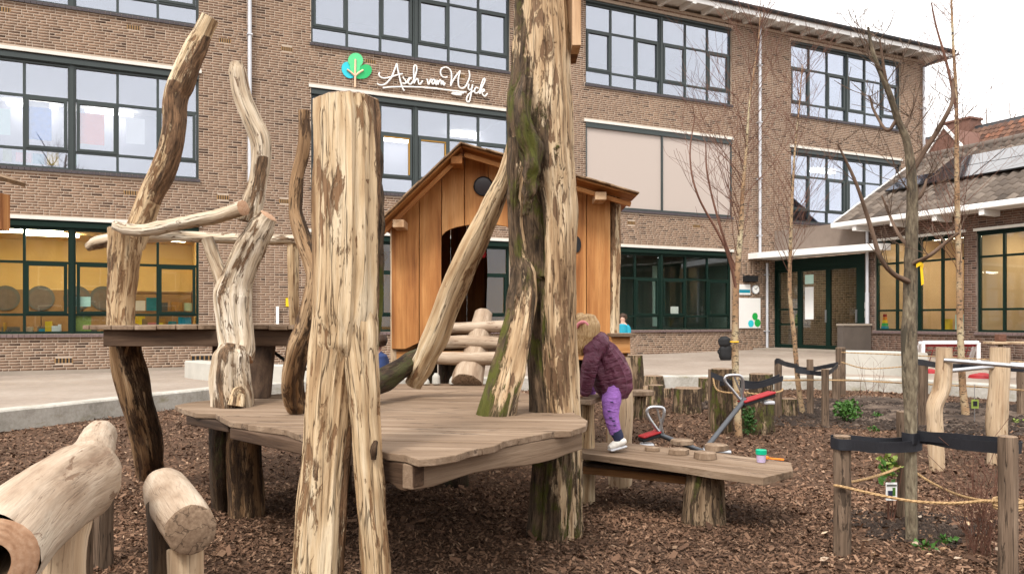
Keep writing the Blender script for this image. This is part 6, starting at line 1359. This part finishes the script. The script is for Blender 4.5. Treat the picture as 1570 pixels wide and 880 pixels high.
# fallen leaves in the foreground
R = random.Random(77)
for i in range(26):
    px, py = R.uniform(1260, 1540), R.uniform(790, 872); q = G(px, py); q.z = gz(q.x, q.y)+.035; a = R.uniform(0, 6.3); u = Vector((math.cos(a), math.sin(a), R.uniform(-.1, .3))); v = Vector((-math.sin(a), math.cos(a), R.uniform(-.2, .3))); s_ = R.uniform(.018, .035); mb = MB()
    mb.add([q-u*s_, q-u*s_*.3+v*s_*.5+Zv*.006, q+u*s_*.4+v*s_*.45+Zv*.004, q+u*s_*1.1, q+u*s_*.4-v*s_*.45+Zv*.008, q-u*s_*.3-v*s_*.5], [(0,1,5),(1,2,4,5),(2,3,4)]); tag(mb.build('fallen_leaf', R.choice(['palepost', 'rawplank', 'brownlog', 'smoothlog']), base=q), 'dry fallen leaf on the soil by the strapped tree', 'leaf', 'fallen leaves')

# ---------------------------------------------------------------- yard furniture
def low_wall(name, label, px0, d0, px1, d1, ztop, th, bulge, z0=.0):
    a = Vector(((px0-CX)/F*d0, d0, 0)); b = Vector(((px1-CX)/F*d1, d1, 0)); n = Vector((-(b-a).y, (b-a).x, 0)).normalized(); path = [a.lerp(b, k/14)+n*bulge*math.sin(PI*k/14) for k in range(15)]
    mb = sweep(path, [(0, z0), (0, ztop-.02), (.02, ztop), (th-.02, ztop), (th, ztop-.02), (th, z0)], name, 'concrete'); k = 6
    mb.add([mb.v[i] for i in range(k)], [tuple(range(k))]); L = len(mb.v)-k; mb.add([mb.v[L-k+i] for i in range(k)], [tuple(range(k-1, -1, -1))])
    return tag(mb.build(name, 'concrete', base=a.lerp(b, .5)), label, 'wall')
low_wall('concrete_seat_wall', 'pale concrete seat wall curving before the left classroom', 283, 16.4, 505, 14.6, .46, .35, -.5)
low_wall('concrete_seat_wall', 'pale curved concrete wall between the entrance and the strapped tree', 1297, 16.4, 1400, 15.4, .66, .3, .3)
q = G(1458, 559, .22); g_ = thing('toy_goal', 'small white toy football goal with red net in front of the wing', 'goal', q); d = q.y
x0, x1, zt2 = (1415-CX)/F*d, (1500-CX)/F*d, ZC-(525-H0)/F*d
for a, b in (((x0,d,.2),(x0,d,zt2)), ((x1,d,.2),(x1,d,zt2)), ((x0,d,zt2),(x1,d,zt2)), ((x1+.12,d+.6,.2),(x1,d+.1,zt2)), ((x0+.12,d+.6,.2),(x0,d+.1,zt2))):
    mb = MB(); mb.beam(a, b, .08, .08, up=(.1,1,.1)); mb.build('frame_bar', 'goalwhite', g_, bevel=.01)
mb = MB(); mb.beam((x0+.05,d+.1,zt2-.07),(x1+.1,d+.1,zt2-.07), .03, .06, up=(0,0,1)); mb.build('net_edge', 'redrubber', g_)
mb = MB()
for k in range(9): a = x0+(x1-x0)*k/8; mb.beam((a+.12,d+.6,.2),(a,d+.1,zt2-.05), .012, .012, up=(1,0,0))
for k in range(4): mb.beam((x0+.1-.03*k,d+.55-.13*k,.25+.15*k),(x1+.1-.03*k,d+.55-.13*k,.25+.15*k), .012, .012)
mb.build('net', 'redrubber', g_)
for i, (px, py, w_) in enumerate(((1427, 570, .32), (1507, 577, .5))):
    q = G(px, py+3, .18); mb = MB(); mb.tube([q, q+Zv*.06, q+Zv*.10], [w_*.5, w_*.45, w_*.15], 18, 6, .05, 0, 0); tag(mb.build('red_cushion', 'redrubber', base=q, smooth=True), ['small red cushion on the paving under the toy goal', 'wide red cushion on the paving behind the steel bars'][i], 'cushion', 'red cushions')
q = G(1530, 600); o = thing('bird_table', 'wooden bird table on a thin post before the second wing window', 'bird table', q); d = q.y
mb = MB(); mb.tube([Vector((q.x, d, -.05)), P(1534, 527, d)], [.05,.04], 10, 8, .05, .03, 0); mb.build('post', ['stake'], o, smooth=True)
a = P(1514, 527, d); b = P(1590, 521, d); mb = MB(); mb.box(a.x, b.x, d-.15, d+.15, a.z, a.z+.04, long=0); mb.build('board', 'palepost', o, bevel=.004); a = P(1528, 520, d); mb = MB(); mb.box(a.x, a.x+.14, d-.07, d+.07, a.z-.04, a.z+.09); mb.build('feeder', 'redtwig', o, bevel=.01)
# black rucksack pair by the wall
q = G(1113, 549, .2); q = Vector(((1113-CX)/F*21.5, 21.5, yard_z(Vector(((1113-CX)/F*21.5, 21.5, 0)))))
o = thing('black_rucksack', 'black rucksack with a rounded bag on top standing by the school wall', 'bag', q)
mb = MB(); mb.tube([q, q+Zv*.1, q+Zv*.28, q+Zv*.40], [.15,.18,.17,.12], 20, 14, .12, .05, .02, seed=3, flat=.75); mb.build('bag', 'black', o, smooth=True)
mb = MB(); mb.tube([q+Vector((-.03,0,.33)), q+Vector((-.03,0,.42)), q+Vector((-.05,0,.54)), q+Vector((-.06,0,.62))], [.12,.17,.16,.09], 20, 12, .12, .05, .02, seed=4, flat=.75); mb.build('top_bag', 'black', o, smooth=True)
mb = MB(); mb.tube([q+Vector((-.16,-.02,.30)), q+Vector((-.22,-.03,.22)), q+Vector((-.18,-.02,.15))], [.022]*3, 8, 10, 0, 0, 0); mb.build('strap', 'black', o, smooth=True)
# water tap with yellow sign on the wall
plate('water_tap', 423, 427, 470, 497, .02, .06, 'white', 'narrow white standpipe at the brick wall behind the slim post', 'standpipe'); plate('yellow_label', 438, 443, 457, 470, .01, .02, 'yellow', 'small yellow label on brick wall behind the slim post', 'label')
# timber corner at the picture edge
o = thing('timber_shelter', 'corner of an orange timber shelter beside the left classroom', 'shelter', P(-30, 600, 6))
a, b = P(-60, 352, 6), P(3, 296, 6); mb = MB(); mb.box(a.x, b.x, 6, 6.1, a.z, b.z, long=2); mb.build('board', 'orange', o, bevel=.004)
mb = MB(); mb.beam(P(-70, 244, 5.95), P(8, 276, 5.95), .5, .03); mb.build('roof_board', 'roofwood', o); mb = MB(); mb.box(P(-45,0,6).x, P(-30,0,6).x, 6.02, 6.12, 0, P(0,300,6).z, long=2); mb.build('post', 'palepost', o)

# ================================================================ CHILDREN
def skin_body(verts, edges, radii, name, parent, root=0):
    me = bpy.data.meshes.new(name); off = OFF[parent]; me.from_pydata([Vector(v)-off for v in verts], edges, []); o = bpy.data.objects.new(name, me); C.objects.link(o); o.parent = parent; OFF[o] = off
    m = o.modifiers.new('skin', 'SKIN'); m.use_smooth_shade = True
    for i, r in enumerate(radii): me.skin_vertices[0].data[i].radius = (r, r)
    me.skin_vertices[0].data[root].use_root = True
    s_ = o.modifiers.new('sub', 'SUBSURF'); s_.levels = 2; s_.render_levels = 2; me.materials.append(M['skin']); return o
def garment(name, pts, rad, mat, parent, sides=24, rings=40, lump=.06, groove=.05, fine=.03, seed=1, flat=1.0, caps=(True, True), ref=(1,0,0)):
    mb = MB(); mb.tube(pts, rad, sides, rings, lump, groove, fine, seed=seed, caps=caps, flat=flat, ref=ref); return mb.build(name, mat, parent, smooth=True)
# child climbing on the bench
def K(px, py, d=5.6): return P(px, py, d)
kid = thing('person', 'child in plum jacket and purple leggings bending forward onto the step board', 'person', K(946, 686, 5.55))
hand = K(893, 606, 5.62); pel = K(940, 592, 5.62)
V_ = [pel, K(932, 560, 5.6), K(914, 532, 5.58), K(905, 520, 5.58), K(898, 508, 5.58), K(893, 501, 5.58),
      K(908, 538, 5.50), K(902, 570, 5.5), K(896, 598, 5.55), hand, K(908, 538, 5.70), K(900, 572, 5.75), K(892, 600, 5.78), K(890, 606, 5.78),
      K(938, 606, 5.56), K(936, 636, 5.55), K(943, 664, 5.55), K(945, 680, 5.55), K(937, 686, 5.53), K(936, 598, 5.70), K(906, 588, 5.82), K(905, 606, 5.98)]
E_ = [(0,1),(1,2),(2,3),(3,4),(4,5),(2,6),(6,7),(7,8),(8,9),(2,10),(10,11),(11,12),(12,13),(0,14),(14,15),(15,16),(16,17),(17,18),(0,19),(19,20),(20,21)]
R_ = [.05,.06,.05,.04,.075,.07,.034,.028,.022,.02,.034,.028,.022,.02,.03,.03,.026,.025,.02,.03,.03,.026]
for k in range(5):      # fingers of the near hand on the board
    a = -.9+.35*k; V_ += [hand+Vector((-.022+.010*k-.012, -.006, -.006)), hand+Vector((-.050+.012*k-.01, -.016+.004*k, -.012))]; n_ = len(V_); E_ += [(9, n_-2), (n_-2, n_-1)]; R_ += [.008, .006]
skin_body(V_, E_, R_, 'body', kid)
jk = garment('jacket', [K(908,522,5.58), K(915,531,5.58), K(924,545,5.59), K(932,562,5.6), K(938,578,5.61), K(941,594,5.62), K(942,610,5.62)], [.06,.085,.108,.122,.128,.118,.092], 'jacket', kid, 48, 90, .07, .10, .05, 3, flat=.85)
garment('hood', [K(925,516,5.58), K(918,526,5.55), K(908,538,5.53), K(902,546,5.54)], [.05,.085,.085,.045], 'jacket', jk, 24, 30, .08, .06, .03, 4)
garment('sleeve', [K(914,536,5.52), K(906,552,5.49), K(903,575,5.5), K(897,598,5.54), K(895,604,5.55)], [.06,.058,.052,.046,.036], 'jacket', jk, 20, 40, .08, .08, .03, 5)
garment('sleeve', [K(912,536,5.68), K(902,560,5.74), K(893,598,5.77)], [.055,.05,.036], 'jacket', jk, 18, 24, .08, .08, .03, 6)
lg_ = garment('leggings', [K(942,590,5.6), K(938,612,5.57), K(937,628,5.56), K(939,645,5.55), K(944,664,5.55)], [.07,.068,.058,.048,.040], 'leggings', kid, 22, 36, .03, .03, .01, 7)
garment('raised_leg', [K(938,598,5.66), K(920,590,5.74), K(907,586,5.82), K(905,598,5.9), K(905,604,5.94)], [.07,.06,.052,.042,.04], 'leggings', lg_, 20, 30, .03, .03, .01, 8)
for px, py in ((938,616),(934,630),(941,645),(943,652),(936,640)): q = K(px, py, 5.497); mb = MB(); mb.tube(ring_pts(q, .0085, 8), [.003]*9, 5, 16, 0, 0, 0, caps=(False, False)); mb.build('print', 'navy', lg_)
garment('sock', [K(944,661,5.55), K(947,668,5.55), K(948,675,5.55)], [.042,.040,.036], 'navy', kid, 18, 10, .02, .02, 0, 9)
sh_ = garment('shoe', [K(958,676,5.56), K(952,677,5.55), K(946,680,5.55), K(939,684,5.54), K(934,686,5.53)], [.026,.040,.042,.034,.02], 'shoe', kid, 20, 24, .02, .01, 0, 10, flat=.8, ref=(0,1,0))
mb = MB(); mb.beam(K(959,683,5.56), K(934,690,5.53), .075, .014); mb.build('sole', 'zinc', sh_, bevel=.005)
hr_ = garment('hair', [K(896,484,5.57), K(898,490,5.56), K(900,502,5.55), K(899,516,5.54), K(895,530,5.53), K(891,544,5.54)], [.03,.066,.086,.080,.058,.015], 'blondhair', kid, 48, 60, .04, .09, .06, 11)
garment('bun', [K(889,480,5.6), K(890,487,5.6), K(893,496,5.6)], [.02,.055,.04], 'blondhair', hr_, 18, 14, .06, .08, .05, 12)
mb = MB(); mb.tube([K(884,502,5.5), K(888,496,5.48), K(895,494,5.47), K(902,499,5.48)], [.012]*4, 8, 16, 0, 0, 0); mb.build('hair_band', 'pink', hr_, smooth=True)
# standing children in the yard
def standing(label, px, d, z0, h, coat, trousers, face, seed):
    x = (px-CX)/F*d; B = Vector((x, d, z0)); o = thing('person', label, 'person', B); f = Vector((math.cos(face), math.sin(face), 0)); s_ = Vector((-f.y, f.x, 0)); k = h/1.15
    def J(a, b, z): return B+f*(a*k)+s_*(b*k)+Zv*(z*k)
    v = [J(0,0,.55), J(.0,0,.72), J(0,0,.88), J(.01,0,.96), J(.02,0,1.04), J(.03,0,1.10)]; e = [(0,1),(1,2),(2,3),(3,4),(4,5)]; r = [.085,.09,.075,.04,.085,.06]
    for sg in (-1, 1):
        n_ = len(v); v += [J(0,.12*sg,.85), J(.04,.15*sg,.68), J(.10,.12*sg,.56), J(.13,.11*sg,.52)]; e += [(2,n_),(n_,n_+1),(n_+1,n_+2),(n_+2,n_+3)]; r += [.04,.032,.024,.02]
        for q in range(5): m_ = len(v); v += [J(.15+.008*q,(.11+.012*(q-2))*sg,.50), J(.17+.004*q,(.11+.014*(q-2))*sg,.475)]; e += [(n_+3,m_),(m_,m_+1)]; r += [.008,.006]
        n_ = len(v); v += [J(0,.06*sg,.48), J(.02*sg,.07*sg,.27), J(-.01*sg,.07*sg,.05), J(.08,.075*sg,.03)]; e += [(0,n_),(n_,n_+1),(n_+1,n_+2),(n_+2,n_+3)]; r += [.065,.048,.034,.026]
    skin_body(v, e, [q*k for q in r], 'body', o)
    c_ = garment('coat', [J(0,0,.93), J(0,0,.87), J(0,0,.72), J(0,0,.56), J(0,0,.47)], [q*k for q in (.05,.11,.135,.145,.13)], coat, o, 24, 40, .05, .06, .02, seed)
    for sg in (-1, 1):
        garment('sleeve', [J(0,.09*sg,.87), J(.01,.135*sg,.80), J(.04,.15*sg,.68), J(.10,.12*sg,.56)], [q*k for q in (.05,.056,.05,.04)], coat, c_, 16, 24, .06, .06, .02, seed+sg+3)
        garment('trouser_leg', [J(0,.06*sg,.52), J(.02*sg,.068*sg,.27), J(-.01*sg,.07*sg,.06)], [q*k for q in (.08,.062,.05)], trousers, o, 16, 24, .04, .05, .02, seed+sg+8)
        garment('shoe', [J(-.05,.072*sg,.035), J(.02,.074*sg,.04), J(.10,.076*sg,.028)], [q*k for q in (.03,.042,.026)], 'black', o, 14, 12, .02, 0, 0, seed+sg, ref=(0,0,1))
    garment('hair', [J(-.03,0,1.00), J(-.02,0,1.06), J(-.005,0,1.12), J(0,0,1.165)], [q*k for q in (.075,.10,.092,.03)], 'darkhair', o, 20, 20, .05, .06, .03, seed+20)
standing('child in dark blue coat and jeans standing behind the deck', 580, 9.6, 0, 1.13, 'bluecoat', 'denim', 2.6, 31)
qz = Vector(((956-CX)/F*21, 21, 0)); standing('child in teal coat standing in the yard beyond the playhouse', 955, 21, yard_z(qz), 1.26, 'teal', 'navy', -1.9, 37)
